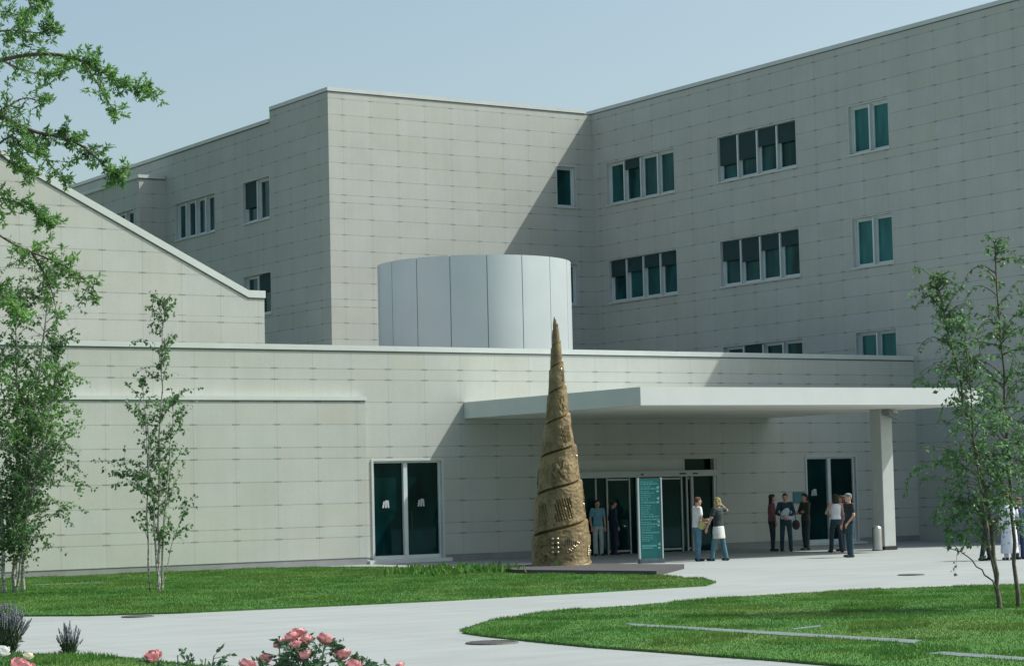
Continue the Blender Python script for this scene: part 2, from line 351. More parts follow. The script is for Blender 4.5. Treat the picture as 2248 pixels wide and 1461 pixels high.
def blades(P, dens, hmin, hmax, wid, seed, holes=()):
    rng = np.random.default_rng(seed); A = np.array(P); lo = A.min(0); hi = A.max(0); n = int(dens*np.prod(hi-lo))
    xy = lo + rng.random((n, 2))*(hi-lo)
    xy = xy[(xy[:, 0] < 32) & (xy[:, 1] > 10)]
    xy = xy[inside(P, xy[:, 0], xy[:, 1])]
    e = edge_scatter(P, int(dens*6), 0.03, rng); e = e[(e[:, 0] < 32) & (e[:, 1] > 10)]
    xy = np.vstack([xy, e])
    for hp in holes: xy = xy[~inside(hp, xy[:, 0], xy[:, 1])]
    n = len(xy); h = hmin + (hmax-hmin)*rng.random(n)**1.5
    h *= 0.75 + 0.5*(np.sin(xy[:, 0]*2.1+1.3*np.sin(xy[:, 1]*1.7))*np.sin(xy[:, 1]*1.9) > 0.1)
    a = rng.random(n)*2*pi; w = wid*(0.7+0.6*rng.random(n)); lean = 0.6*h*rng.random(n); b = rng.random(n)*2*pi
    V = np.zeros((n, 3, 3)); V[:, 0, 0] = xy[:, 0]-np.cos(a)*w; V[:, 0, 1] = xy[:, 1]-np.sin(a)*w
    V[:, 1, 0] = xy[:, 0]+np.cos(a)*w; V[:, 1, 1] = xy[:, 1]+np.sin(a)*w
    V[:, 2, 0] = xy[:, 0]+np.cos(b)*lean; V[:, 2, 1] = xy[:, 1]+np.sin(b)*lean; V[:, 2, 2] = h; V[:, :, 2] += 0.026
    return V.reshape(-1, 3)
def tri_mesh(name, V, mat):
    n = len(V)//3; me = bpy.data.meshes.new(name); me.vertices.add(n*3); me.vertices.foreach_set('co', V.astype(np.float32).ravel())
    me.loops.add(n*3); me.loops.foreach_set('vertex_index', np.arange(n*3, dtype=np.int32))
    me.polygons.add(n); me.polygons.foreach_set('loop_start', np.arange(0, n*3, 3, dtype=np.int32)); me.polygons.foreach_set('loop_total', np.full(n, 3, np.int32))
    me.update(); me.validate(); me.materials.append(mat); o = bpy.data.objects.new(name, me); COL.objects.link(o); return o
KERB_A = [(17.29,23.9),(17.0,23.25),(17.08,18.19),(17.46,18.45)]
KERB_B = [(16.12,17.0),(16.42,17.05),(16.36,12.5),(16.05,12.4)]
KERB_C = [(17.85,21.19),(18.53,21.42),(18.45,21.27),(17.78,21.03)]
KERB_D = [(16.6,45.9),(17.1,46.1),(20.0,45.55),(19.95,45.40)]
for P in (LAWN1, LAWN2, LAWN3): lawn(P)
kind(tri_mesh('grass', blades(LAWN1, 900, 0.025, 0.05, 0.010, 1, [KERB_D]), M['blade']), 'stuff')
kind(tri_mesh('grass', blades(LAWN2, 1700, 0.022, 0.045, 0.007, 2, [KERB_A, KERB_B, KERB_C]), M['blade']), 'stuff')
kind(tri_mesh('grass', blades(LAWN3, 1500, 0.03, 0.06, 0.007, 3), M['blade']), 'stuff')
def slab_poly(name, P, z0, z1, mat, parent=None):
    n = len(P); b = MB().add([(x, y, z1) for x, y in P]+[(x, y, z0) for x, y in P], [tuple(range(n))]+[(i, i+n, (i+1) % n+n, (i+1) % n) for i in range(n)])
    o = b.build(name, mat, parent)
    bm = bmesh.new(); bm.from_mesh(o.data); bmesh.ops.recalc_face_normals(bm, faces=bm.faces); bm.to_mesh(o.data); bm.free(); return o
for P, lab in ((KERB_A, 'long grey stone edging strip crossing the right lawn'), (KERB_B, 'grey stone strip in the near corner of the right lawn'), (KERB_C, 'short stone plate lying flat in the right lawn'), (KERB_D, 'thin pale stone line in the lawn before the wall')):
    tag(slab_poly('edging_stone', P, 0.0, 0.041, M['kerb']), lab, 'edging', 'stone strips set in the lawns')
def cover(x, y, r, lab):
    t = thing('manhole_cover', lab, 'manhole cover', (x, y, 0.004), 'round iron covers in the paving')
    n = 32
    f = MB().add([(x+q*cos(2*pi*k/n), y+q*sin(2*pi*k/n), z) for q, z in ((r, 0.005), (r*0.98, 0.022), (r*0.88, 0.022), (r*0.88, 0.012)) for k in range(n)],
        [(j*n+k, j*n+(k+1) % n, (j+1)*n+(k+1) % n, (j+1)*n+k) for j in range(3) for k in range(n)])
    f.build('rim', M['iron'], t)
    b = MB().add([(x+r*0.87*cos(2*pi*k/n), y+r*0.87*sin(2*pi*k/n), 0.014) for k in range(n)], [tuple(range(n))])
    for i in range(-3, 4):
        h = math.sqrt(max(0.0, (r*0.8)**2-(i*r*0.23)**2)); b.box(x-h, x+h, y+i*r*0.23-0.015, y+i*r*0.23+0.015, 0.013, 0.02)
    b.build('lid', M['iron'], t)
cover(14.33, 22.5, 0.32, 'dark round cover at the tip of the right lawn')
cover(13.97, 32.12, 0.25, 'dark round cover beside the edge of the left lawn')
cover(30.11, 32.07, 0.26, 'dark round cover on the open paving by the column')

# ------------------------------------------------------------------ buildings
def wall(mb, axis, c, a0, a1, z0, z1, holes=(), depth=0.22, top=None):
    """wall sheet with real openings. axis 'Y': faces -Y at y=c, a is x; axis 'X': faces -X at x=c, a is y"""
    As = sorted({a0, a1} | {h for q in holes for h in q[:2] if a0 < h < a1}); Zs = sorted({z0, z1} | {h for q in holes for h in q[2:4] if z0 < h < z1})
    P = (lambda a, d, z: (a, c+d, z)) if axis == 'Y' else (lambda a, d, z: (c+d, a, z))
    F = mb.quad if axis == 'Y' else (lambda p, q, r, s: mb.quad(s, r, q, p))
    for i in range(len(As)-1):
        for j in range(len(Zs)-1):
            am = (As[i]+As[i+1])/2; zm = (Zs[j]+Zs[j+1])/2
            if any(q[0] < am < q[1] and q[2] < zm < q[3] for q in holes): continue
            F(P(As[i], 0, Zs[j]), P(As[i+1], 0, Zs[j]), P(As[i+1], 0, Zs[j+1]), P(As[i], 0, Zs[j+1]))
def window(parent, axis, c, a0, a1, z0, z1, n, blinds=(), glass='glass', depth=0.24, name='window', sill=True, fw=0.045, reveal='reveal', setback=0.17):
    """opening lining + frame with mullions as the part; pane, blinds, sill below it"""
    def B(mb, A0, A1, d0, d1, Z0, Z1):
        if axis == 'Y': mb.box(A0, A1, c+d0, c+d1, Z0, Z1)
        else: mb.box(c+d0, c+d1, A0, A1, Z0, Z1)
    e = 0.03; fr = MB()
    s0, s1 = setback-0.05, setback+0.06
    for A in (a0, a1-fw-0.0): B(fr, A+0.001, A+fw, s0, s1, z0+0.001, z1-0.001)
    B(fr, a0+fw, a1-fw, s0, s1, z0+0.001, z0+fw); B(fr, a0+fw, a1-fw, s0, s1, z1-fw, z1-0.001)
    w = (a1-a0)/n
    for k in range(1, n): B(fr, a0+k*w-0.032, a0+k*w+0.032, 0.035, s1+0.002, z0+fw, z1-fw)
    for k in range(n):     # opening sashes inside each light
        q0 = a0+k*w+(0.034 if k else fw+0.001); q1 = a0+(k+1)*w-(0.034 if k < n-1 else fw+0.001); sw = 0.055
        B(fr, q0, q0+sw, s0+0.045, s1-0.005, z0+fw+0.001, z1-fw-0.001); B(fr, q1-sw, q1, s0+0.045, s1-0.005, z0+fw+0.001, z1-fw-0.001)
        B(fr, q0+sw, q1-sw, s0+0.046, s1-0.006, z0+fw+0.001, z0+fw+sw); B(fr, q0+sw, q1-sw, s0+0.046, s1-0.006, z1-fw-sw, z1-fw-0.001)
    o = fr.build(name, M['alu'], parent)
    # lining of the opening
    ln = MB(); t = 0.03
    B(ln, a0-t, a0, -0.012, depth+0.1, z0-t, z1+t); B(ln, a1, a1+t, -0.012, depth+0.1, z0-t, z1+t); B(ln, a0, a1, -0.012, depth+0.1, z1, z1+t)
    if not sill: B(ln, a0, a1, -0.010, depth+0.1, z0-t, z0)
    ln.build('lining', M[reveal], o)
    if sill:
        sb = MB(); B(sb, a0-0.05, a1+0.05, -0.055, depth+0.1, z0-0.05, z0-0.002); sb.build('sill', M['coping'], o)
    pm = MB(); B(pm, a0+0.005, a1-0.005, s1-0.03, s1-0.018, z0+0.005, z1-0.005); pm.build('pane', M[glass], o)
    B2 = MB(); B(B2, a0+0.002, a1-0.002, depth+0.14, depth+0.16, z0, z1)
    for k, fr_ in blinds:
        if fr_ <= 0: continue
        q0 = a0+k*w+0.04; q1 = a0+(k+1)*w-0.04; bm_ = MB(); B(bm_, q0, q1, 0.085, 0.100, z1-(z1-z0)*fr_, z1-0.02)
        B(bm_, q0, q1, 0.078, 0.107, z1-(z1-z0)*fr_-0.03, z1-(z1-z0)*fr_)
        bm_.build('blind', M['blind'], o)
    return o

# --- office building behind: lit front face, left wing wall, right wing wall
XL, YT, XW, YE, ZT = 36.82, 67.71, 48.1, 43.0, 15.93
T = thing('office_building', 'tall stone clad office building with flat roof and rows of windows', 'building', (42.5, 68, 0))
fl = [(12.36, 13.92), (8.71, 10.28), (5.05, 6.61)]
WR = []; 
for (z0, z1), bl4b, bl4a in zip(fl, (((1, .22),), ((0, .38), (1, .32), (2, .28), (3, .3)), ((0, .4), (1, .3))), (((0, .62), (1, .58), (2, .38), (3, .40)), ((0, .42), (1, .50), (2, .32), (3, .30)), ((1, .4),))):
    WR.append((62.68, 66.82, z0, z1, 4, tuple((3-k, f) for k, f in bl4b), 'glass'))
    WR.append((56.0, 60.18, z0, z1, 4, tuple((3-k, f) for k, f in bl4a), 'glass'))
    WR.append((51.52, 53.38, z0, z1, 2, (), 'glassg'))
w1 = MB(); wall(w1, 'X', XW, YE, YT, 0, ZT, [q[:4] for q in WR]); w1.build('wing_wall', M['tower'], T)
for q in WR: window(T, 'X', XW, q[0], q[1], q[2], q[3], q[4], q[5], q[6])
WF = [(46.45, 47.29, z0-0.02, z1-0.06) for z0, z1 in fl]
w2 = MB(); wall(w2, 'Y', YT, XL, XW, 0, ZT, WF); w2.build('front_wall', M['tower'], T)
for q in WF: window(T, 'Y', YT, *q, 1)
YS, YJ, XJ = 72.2, 81.42, 35.68
WL = [(72.28, 74.45, 12.0, 13.53, 2, ((1, .62),)), (76.9, 80.5, 12.03, 13.48, 4, ()), (72.28, 74.5, 8.5, 10.0, 2, ((0, .42),)), (76.9, 80.5, 8.5, 10.0, 4, ())]
w3 = MB(); wall(w3, 'X', XL, YT, YS, 0, ZT); wall(w3, 'X', XL, YS, 98, 0, 15.5, [q[:4] for q in WL], 0.24)
w3.quad((XL, YS, 15.5), (XL+9, YS, 15.5), (XL+9, YS, ZT), (XL, YS, ZT))
w3.build('left_wall', M['tower'], T)
for q in WL: window(T, 'X', XL, *q)
WJ = (81.95, 85.6, 11.95, 13.42)
w4 = MB(); wall(w4, 'X', XJ, YJ, 97.8, 0, 14.6, [WJ]); wall(w4, 'Y', YJ, XJ, XL, 0, 14.6); w4.quad((XJ, YJ, 14.6), (XL, YJ, 14.6), (XL, 97.8, 14.6), (XJ, 97.8, 14.6))
w4.build('bay_wall', M['tower'], T)
window(T, 'X', XJ, *WJ, 4)
rf = MB(); rf.quad((XL, YT, 15.6), (XW, YT, 15.6), (XW, YS+4, 15.6), (XL, YS+4, 15.6)); rf.quad((XW, YE, 15.6), (62, YE, 15.6), (62, 98, 15.6), (XW, 98, 15.6)); rf.quad((XL, YS, 15.3), (XW, YS, 15.3), (XW, 98, 15.3), (XL, 98, 15.3))
rf.build('roof', M['roof'], T)
bk = MB(); bk.quad((XW, YE, ZT), (62, YE, ZT), (62, YE, 0), (XW, YE, 0)); bk.quad((62, YE, 0), (62, 98, 0), (62, 98, ZT), (62, YE, ZT)); bk.quad((XJ, 97.9, 0), (62, 97.9, 0), (62, 97.9, 15.3), (XJ, 97.9, 15.3))
bk.build('rear_wall', M['tower'], T)
cp = MB()
def cop(mb, x0, x1, y0, y1, z, h=0.13): mb.box(x0, x1, y0, y1, z, z+h)
cop(cp, XL-0.03, XW-0.3, YT-0.03, YT+0.3, ZT); cop(cp, XL-0.031, XL+0.3, YT+0.3, YS-0.04, ZT-0.001, 0.132); cop(cp, XW-0.03, XW+0.3, YE-0.05, YT+0.3, ZT+0.001, 0.128)
cop(cp, XL-0.06, XL+0.3, YS+0.002, 98, 15.5); cop(cp, XW+0.302, 62, YE-0.06, YE+0.3, ZT)
cop(cp, XL+0.3, XL+9, YS-0.04, YS+0.3, ZT-0.002)
cop(cp, XJ-0.05, XL-0.03, YJ-0.05, YJ+0.3, 14.6); cop(cp, XJ-0.05, XJ+0.3, YJ+0.302, 97.8, 14.601)
cp.build('coping', M['coping'], T)
gp = MB()
gp.box(XL-0.012, XW-0.02, YT-0.014, YT+0.02, ZT-0.03, ZT-0.001); gp.box(XL-0.014, XL+0.02, YT+0.021, YS-0.002, ZT-0.03, ZT-0.002); gp.box(XW-0.014, XW+0.02, YE, YT-0.02, ZT-0.03, ZT-0.001)
gp.box(XL-0.014, XL+0.02, YS+0.003, 98, 15.47, 15.499); gp.box(XJ-0.014, XL-0.02, YJ-0.014, YJ+0.02, 14.57, 14.599)
gp.build('painted_shadow_line', M['copeshadow'], T)  # dark strips painting the shadow under the coping

# --- entrance block in front
YF = 50.79
E = thing('entrance_block', 'low stone clad entrance block with long white coping and glass doors', 'building', (30, 56, 0))
D1 = (28.77, 30.86, 0.10, 2.68); D2 = (43.62, 45.55, 0.06, 2.62); DE = (34.5, 40.2, 0.0, 2.62)
w = MB(); wall(w, 'Y', YF, 7.0, XW, 0.17, 5.54, [(D1[0], D1[1], 0.17, D1[3]), (D2[0], D2[1], 0.17, D2[3]), (DE[0], DE[1], 0.17, DE[3])])
w.build('wall', M['front'], E)
pl = MB()
for a, b in ((28.46, D1[0]-0.03), (D1[1]+0.03, DE[0]), (DE[1], D2[0]-0.03), (D2[1]+0.03, XW)): MB().box(a, b, YF+0.012, YF+0.2, 0.0, 0.169).build('plinth', M['plinth'], E)
XR = 28.45; YL = YF-0.22
w = MB(); wall(w, 'Y', YL, 7.0, XR, 0.19, 4.24); w.quad((XR, YL, 0.19), (XR, YF, 0.19), (XR, YF, 4.24), (XR, YL, 4.24)); w.build('low_front_wall', M['lowwall'], E)
MB().box(7, XR-0.01, YL+0.012, YL+0.18, 0, 0.189).build('plinth', M['plinth'], E)
c = MB(); c.box(7, XR+0.03, YL-0.028, YF-0.002, 4.262, 4.36); c.build('ledge_coping', M['coping'], E)
MB().box(7, XR+0.0, YL-0.012, YF-0.003, 4.24, 4.261).build('painted_shadow_line', M['copeshadow'], E)  # painted shadow below the ledge
c = MB(); c.box(7, XW-0.003, YF-0.03, YF+0.34, 5.575, 5.71); c.build('coping', M['coping'], E)
MB().box(7, XW-0.004, YF-0.014, YF+0.3, 5.54, 5.574).build('painted_shadow_line', M['copeshadow'], E)  # painted shadow below the long coping
r = MB(); r.quad((7, YF+0.3, 5.42), (XW, YF+0.3, 5.42), (XW, YT, 5.42), (7, YT, 5.42)); r.quad((7, YF, 0), (7, YT, 0), (7, YT, 5.42), (7, YF, 5.42)); r.build('roof', M['roof'], E)
def bars_logo(parent, axis_x, y, z, s=0.72):
    b = MB()
    for k, (dx, h0, h1, sl) in enumerate(((-0.115, 0.0, 0.24, 0.05), (0.0, 0.0, 0.28, 0.02), (0.11, 0.0, 0.27, -0.02))):
        x = axis_x+dx*s; wd = 0.035*s
        b.add([(x-wd, y, z+h0), (x+wd, y, z+h0), (x+wd+sl*s, y, z+h1*s), (x-wd+sl*s, y, z+h1*s)]+[(x-wd, y+0.004, z+h0), (x+wd, y+0.004, z+h0), (x+wd+sl*s, y+0.004, z+h1*s), (x-wd+sl*s, y+0.004, z+h1*s)], [(0,1,2,3), (4,7,6,5), (0,4,5,1), (1,5,6,2), (2,6,7,3), (3,7,4,0)])
    b.build('logo_sticker', M['sticker'], parent)
def glass_door(D, logos, nm=2):
    fr = MB(); x0, x1, z0, z1 = D; f = 0.055; y0, y1 = YF+0.06, YF+0.16; mid = (x0+x1)/2-0.05
    fr.box(x0, x0+f, y0, y1, z0, z1); fr.box(x1-f, x1, y0, y1, z0, z1); fr.box(x0+f, x1-f, y0, y1, z1-f, z1); fr.box(x0+f, x1-f, y0, y1, z0, z0+0.10)
    fr.box(mid-0.06, mid+0.06, y0-0.03, y1-0.002, z0+0.10, z1-f)
    d = fr.build('door', M['alu'], E)
    ln = MB(); ln.box(x0-0.06, x0-0.001, YF-0.03, YF+0.2, z0, z1+0.05); ln.box(x1+0.001, x1+0.06, YF-0.03, YF+0.2, z0, z1+0.05); ln.box(x0-0.001, x1+0.001, YF-0.03, YF+0.2, z1, z1+0.05); ln.build('lining', M['reveal'], d)
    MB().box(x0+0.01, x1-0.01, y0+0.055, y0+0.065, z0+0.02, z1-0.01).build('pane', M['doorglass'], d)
    MB().box(x0-0.30, x1+0.12, YF-0.30, YF+0.17, 0.005, z0-0.002).build('doorstep', M['canopy'], d)
    hb = MB(); hb.tube([(mid+0.16, y0-0.05, 0.85), (mid+0.16, y0-0.05, 1.35)], 0.014, 8); hb.box(mid+0.15, mid+0.17, y0-0.05, y0+0.05, 0.87, 0.89); hb.box(mid+0.15, mid+0.17, y0-0.05, y0+0.05, 1.31, 1.33); hb.build('handle', M['dark'], d)
    for lx, lz in logos: bars_logo(d, lx, y0+0.048, lz+0.05)
    return d
glass_door(D1, ((29.2, 1.40), (30.28, 1.42)))
glass_door(D2, ((43.98, 1.42),))
# recessed back of the entrance bay, projecting vestibule
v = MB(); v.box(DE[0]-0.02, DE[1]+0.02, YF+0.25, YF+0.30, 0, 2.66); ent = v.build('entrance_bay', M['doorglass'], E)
tr = MB(); tr.box(DE[0], 39.0, YF+0.03, YF+0.24, 2.30, 2.62); tr.box(39.0, 39.06, YF+0.02, YF+0.2, 2.30, 2.62); tr.box(40.14, 40.2, YF+0.02, YF+0.2, 0.0, 2.62); tr.build('transom_panel', M['reveal'], ent)
YV = 50.19
hd = MB(); hd.box(34.45, 39.78, YV-0.06, YF+0.24, 2.12, 2.29); vest = hd.build('vestibule', M['alushade'], E)
for x0, x1 in ((36.60, 36.63), (37.95, 38.12), (38.42, 38.55)): MB().box(x0+0.4, x1+0.45, YV-0.075, YV-0.061, 2.18, 2.22).build('door_sensor', M['dark'], vest)
for x, wd, yy in ((34.5, 0.05, 0), (35.52, 0.02, 0.05), (35.90, 0.022, 0.05), (36.67, 0.02, 0.05), (36.93, 0.045, 0), (38.50, 0.022, 0.05), (38.68, 0.025, 0.04), (38.84, 0.04, 0), (39.66, 0.05, 0)):
    MB().box(x-wd, x+wd, YV+yy, YV+yy+0.07, 0.0, 2.119).build('post', M['alushade'], vest)
for a, b in ((35.93, 36.64), (36.99, 38.46), (38.72, 38.80)): MB().box(a, b, YV+0.052, YV+0.11, 0.06, 0.11).build('rail', M['alushade'], vest); MB().box(a, b, YV+0.052, YV+0.11, 2.04, 2.09).build('rail', M['alushade'], vest)
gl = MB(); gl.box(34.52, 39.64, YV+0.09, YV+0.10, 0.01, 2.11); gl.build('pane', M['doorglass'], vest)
nb = tag(MB().box(43.05, 43.50, YF-0.035, YF-0.002, 1.26, 1.60).build('notice_board', M['blueboard'], None, bevel=0.006), 'small blue notice board on the wall left of the right door', 'notice board')

# --- sloping hall block
H = thing('lecture_hall', 'stone clad hall with sloping white edged roof left of the offices', 'building', (20, 58, 5.4))
YH = 52.29; sl = (10.32-7.0)/(25.96-19.23); xk = 25.97
w = MB(); prof = [(9.0, 5.43), (26.43, 5.43), (26.43, 7.0), (xk, 7.0), (9.0, 7.0+sl*(xk-9.0))]
w.add([(x, YH, z) for x, z in prof], [(0, 1, 2, 3, 4)]); w.quad((26.43, YH, 5.43), (26.43, 66, 5.43), (26.43, 66, 7.0), (26.43, YH, 7.0)); w.add([(x, 66, z) for x, z in prof], [(4, 3, 2, 1, 0)]); w.build('wall', M['hall'], H)
r = MB(); z4 = prof[4][1]; r.quad((xk, YH, 6.99), (xk, 66, 6.99), (9, 66, z4-0.01), (9, YH, z4-0.01)); r.quad((26.43, YH, 6.99), (26.43, 66, 6.99), (xk, 66, 6.99), (xk, YH, 6.99)); r.build('roof', M['roof'], H)
def strip(mb, pts, y0, y1, h):
    for (xa, za), (xb, zb) in zip(pts[:-1], pts[1:]):
        mb.add([(xa, y0, za), (xb, y0, zb), (xb, y0, zb+h), (xa, y0, za+h), (xa, y1, za), (xb, y1, zb), (xb, y1, zb+h), (xa, y1, za+h)], [(0,1,2,3), (7,6,5,4), (3,2,6,7), (0,4,5,1), (1,5,6,2), (0,3,7,4)])
c = MB(); strip(c, [(26.46, 7.035), (xk, 7.035), (9, z4+0.035)][::-1], YH-0.028, YH+0.35, 0.19); c.build('coping', M['coping'], H)
c = MB(); strip(c, [(26.43, 7.0), (xk, 7.0), (9, z4)][::-1], YH-0.014, YH+0.02, 0.034); c.build('painted_shadow_line', M['copeshadow'], H)  # painted shadow along the underside of the sloping coping

# --- metal drum on the roof
DX, DY, DR, DZ = 36.59, 58.0, 3.0, 8.84
t = thing('metal_drum', 'round silver metal clad drum on the entrance roof', 'roof drum', (DX, DY, 5.42))
a_cam = math.atan2(-DY, -DX); npan = 17
core = MB().loft([((DX, DY, 5.43), DR-0.02, DR-0.02), ((DX, DY, DZ-0.02), DR-0.02, DR-0.02)], 96); core.build('core', M['drumgap'], t, smooth=False)
for k in range(npan):
    a0 = a_cam+rad(7.3)+2*pi*k/npan+0.0045; a1 = a_cam+rad(7.3)+2*pi*(k+1)/npan-0.0045; b = MB(); m = 12; vs = []
    for j in range(m+1):
        a = a0+(a1-a0)*j/m
        for rr, z in ((DR, 5.44), (DR, DZ), (DR-0.06, DZ), (DR-0.06, 5.44)): vs.append((DX+rr*cos(a), DY+rr*sin(a), z))
    fs = [(j*4+q, (j+1)*4+q, (j+1)*4+(q+1) % 4, j*4+(q+1) % 4) for j in range(m) for q in range(4)]+[(3, 2, 1, 0), (m*4, m*4+1, m*4+2, m*4+3)]
    b.add(vs, fs); o = b.build('cladding_panel', M['drum'], t, smooth=True)
    for p in o.data.polygons:
        if abs(p.normal.z) > 0.5: p.use_smooth = False
    o.data.set_sharp_from_angle(angle=rad(40))

# --- canopy with its column and floodlight
t = thing('entrance_canopy', 'flat white canopy on a square column over the entrance doors', 'canopy', (36.9, 47, 3.7))
A, B_ = (31.62, 42.78), (42.26, 42.05)
P = [(A[0], A[1]), (B_[0], B_[1]), (B_[0], YF-0.004), (A[0], YF-0.004)]
slab_poly('canopy_slab', P, 3.79, 4.23, M['canopy'], t)
Pi = [(A[0]+0.02, A[1]+0.02), (B_[0]-0.02, B_[1]+0.02), (B_[0]-0.02, YF-0.03), (A[0]+0.02, YF-0.03)]
so = MB(); so.add([(x, y, 3.786) for x, y in Pi], [(3, 2, 1, 0)]); so.build('soffit', M['soffit'], t)
CX0, CX1, CY0, CY1 = 40.98, 41.39, 44.62, 45.04
MB().box(CX0, CX1, CY0, CY1, 0.10, 3.785).build('column', M['column'], t, bevel=0.012)
MB().box(CX0-0.02, CX1+0.02, CY0-0.02, CY1+0.02, 0.0, 0.099).build('column_base', M['dark'], t)
lp = MB(); lp.box(CX0+0.1, CX0+0.2, CY0-0.12, CY0-0.001, 3.66, 3.72)
lp.add([(CX0+0.02, CY0-0.33, 3.60), (CX0+0.42, CY0-0.38, 3.46), (CX0+0.42, CY0-0.08, 3.50), (CX0+0.02, CY0-0.05, 3.62), (CX0+0.04, CY0-0.30, 3.74), (CX0+0.42, CY0-0.36, 3.60), (CX0+0.42, CY0-0.1, 3.64), (CX0+0.04, CY0-0.08, 3.76)], [(3,2,1,0), (4,5,6,7), (0,1,5,4), (1,2,6,5), (2,3,7,6), (3,0,4,7)])
lp.build('floodlight', M['plinth'], t, bevel=0.01)
lc = MB(); lc.ell((CX0+0.27, CY0-0.24, 3.70), (0.12, 0.11, 0.06)); lc.build('floodlight_housing', M['sticker'], t, smooth=True)

# ------------------------------------------------------------------ sculpture
SX, SY = 28.78, 42.15
slab = slab_poly('sculpture_plinth', [(26.5, 40.6), (27.45, 36.75), (30.2, 39.4), (28.9, 43.9), (27.6, 43.6)], 0.0, 0.11, mat_plain('dark_plinth_stone', (0.045, 0.045, 0.048), 0.7, var=0.15, scale=4))
tag(slab, 'flat dark stone plinth under the bronze cone on the lawn', 'plinth')
t = thing('bronze_cone_sculpture', 'tall slender bronze cone with spiral grooves and worn reliefs', 'sculpture', (SX, SY, 0.11))
zp = np.array([0, .58, 1.1, 1.62, 2.14, 2.66, 3.19, 3.7, 4.22, 4.74, 5.26, 5.5, 5.62])-0.0
rp = np.array([.69, .655, .60, .54, .468, .402, .30, .245, .187, .137, .088, .05, .016])
gz = [-0.15, 0.80, 1.74, 2.57, 3.30, 3.98, 4.56, 5.05, 5.45, 5.75]
a_c = math.atan2(-SY, -SX)
def cone_point(th, z):
    # turn number at this height, on the camera-facing side; rises to the right seen from the lawn
    rr = float(np.interp(z, zp, rp)); ph = (th-a_c)/(2*pi)
    ti = float(np.interp(z, gz, range(len(gz)))) - ph*0.85
    f = ti-math.floor(ti); band = math.floor(ti)
    d = 0.05*(f-0.55)*(0.35+rr)
    if f < 0.07: d -= 0.085*math.sin(pi*f/0.07)**0.5*min(1, rr*2.2)
    u = th*6.0+f*2.2+band*1.7
    if 0.2 < f < 0.72 and z < 4.6:
        m = (math.sin(th*3+band*2.3)+math.sin(th*5.3-band)) 
        if m > 0.15 and (u*1.6) % 1.0 < 0.34 and (band % 2 == 1): d -= 0.030*min(1, rr*2)
        if m < -0.55 and band % 2 == 0: d += 0.022*math.copysign(1, math.sin(f*16+math.sin(u*3)*1.5))*min(1, rr*2)
    q3 = Vector((cos(th)*rr*5, sin(th)*rr*5, z*5))
    d += (0.014*mnoise.noise(q3)+0.011*mnoise.noise(q3*3.1))*min(1, rr*2.5)
    if z < 0.12: d *= z/0.12
    q = max(0.006, rr+d); return (SX+q*cos(th), SY+q*sin(th), z+0.111)
nu, nv = 200, 420; vs = []; fs = []
for j in range(nv+1):
    z = 5.62*j/nv
    vs += [cone_point(a_c+0.0+2*pi*((i/nu)-0.5), z) for i in range(nu)]
for j in range(nv):
    for i in range(nu): fs.append((j*nu+i, j*nu+(i+1) % nu, (j+1)*nu+(i+1) % nu, (j+1)*nu+i))
fs.append(tuple(range(nv*nu, (nv+1)*nu))); b = MB(); b.add(vs, fs)
o = b.build('cone_body', M['bronze'], t, smooth=True); o.data.set_sharp_from_angle(angle=rad(50))
tip = MB(); tip.tube([(SX-0.02, SY, 5.45), (SX-0.035, SY+0.01, 5.62), (SX-0.03, SY, 5.79)], [0.05, 0.03, 0.012], 7); tip.tube([(SX+0.03, SY, 5.45), (SX+0.035, SY, 5.64)], [0.04, 0.018], 6); tip.build('broken_tip', M['bronze'], t)
def on_cone(dth, z, out=0.0):
    th = a_c+dth; p = Vector(cone_point(th, z)); return p+Vector((cos(th), sin(th), 0))*out
sd = MB()
for i in range(2):
    for j in range(4): sd.ell(on_cone(-0.28+i*0.17, 0.30+j*0.10, 0.01), (0.036, 0.036, 0.036), 10, 6)
sd.build('stud_panel', M['polished'], t, smooth=True)
for j in range(9): MB().ell(on_cone(0.22+j*0.055, 0.30+0.025*j+0.03*math.sin(j*2), 0.005), (0.028, 0.028, 0.026), 8, 5).build('bead', M['polished'], t, smooth=True)
for j in range(5): MB().ell(on_cone(1.12+0.03*j, 0.22+j*0.045, 0.01), (0.028, 0.028, 0.028), 8, 5).build('bead', M['polished'], t, smooth=True)
for dz, z in ((1.15, 2.45), (1.25, 1.35), (0.7, 4.45)): MB().ell(on_cone(dz, z, 0.0), (0.03, 0.03, 0.05), 8, 5).build('bead', M['polished'], t, smooth=True)
nt_ = MB()
for k in range(6):
    p0 = on_cone(0.14+k*0.07, 0.52-0.012*k, -0.02); hh = 0.16*(1-abs(k-1.5)/6); p1 = on_cone(0.16+k*0.07, 0.52+hh, 0.0); p2 = on_cone(0.21+k*0.07, 0.50-0.012*k, -0.02); p3 = on_cone(0.17+k*0.07, 0.44, 0.015)
    nt_.add([p0, p1, p2, p3], [(0, 3, 1), (3, 2, 1), (0, 1, 2), (0, 2, 3)])
nt_.build('jagged_notch', M['dark'], t)

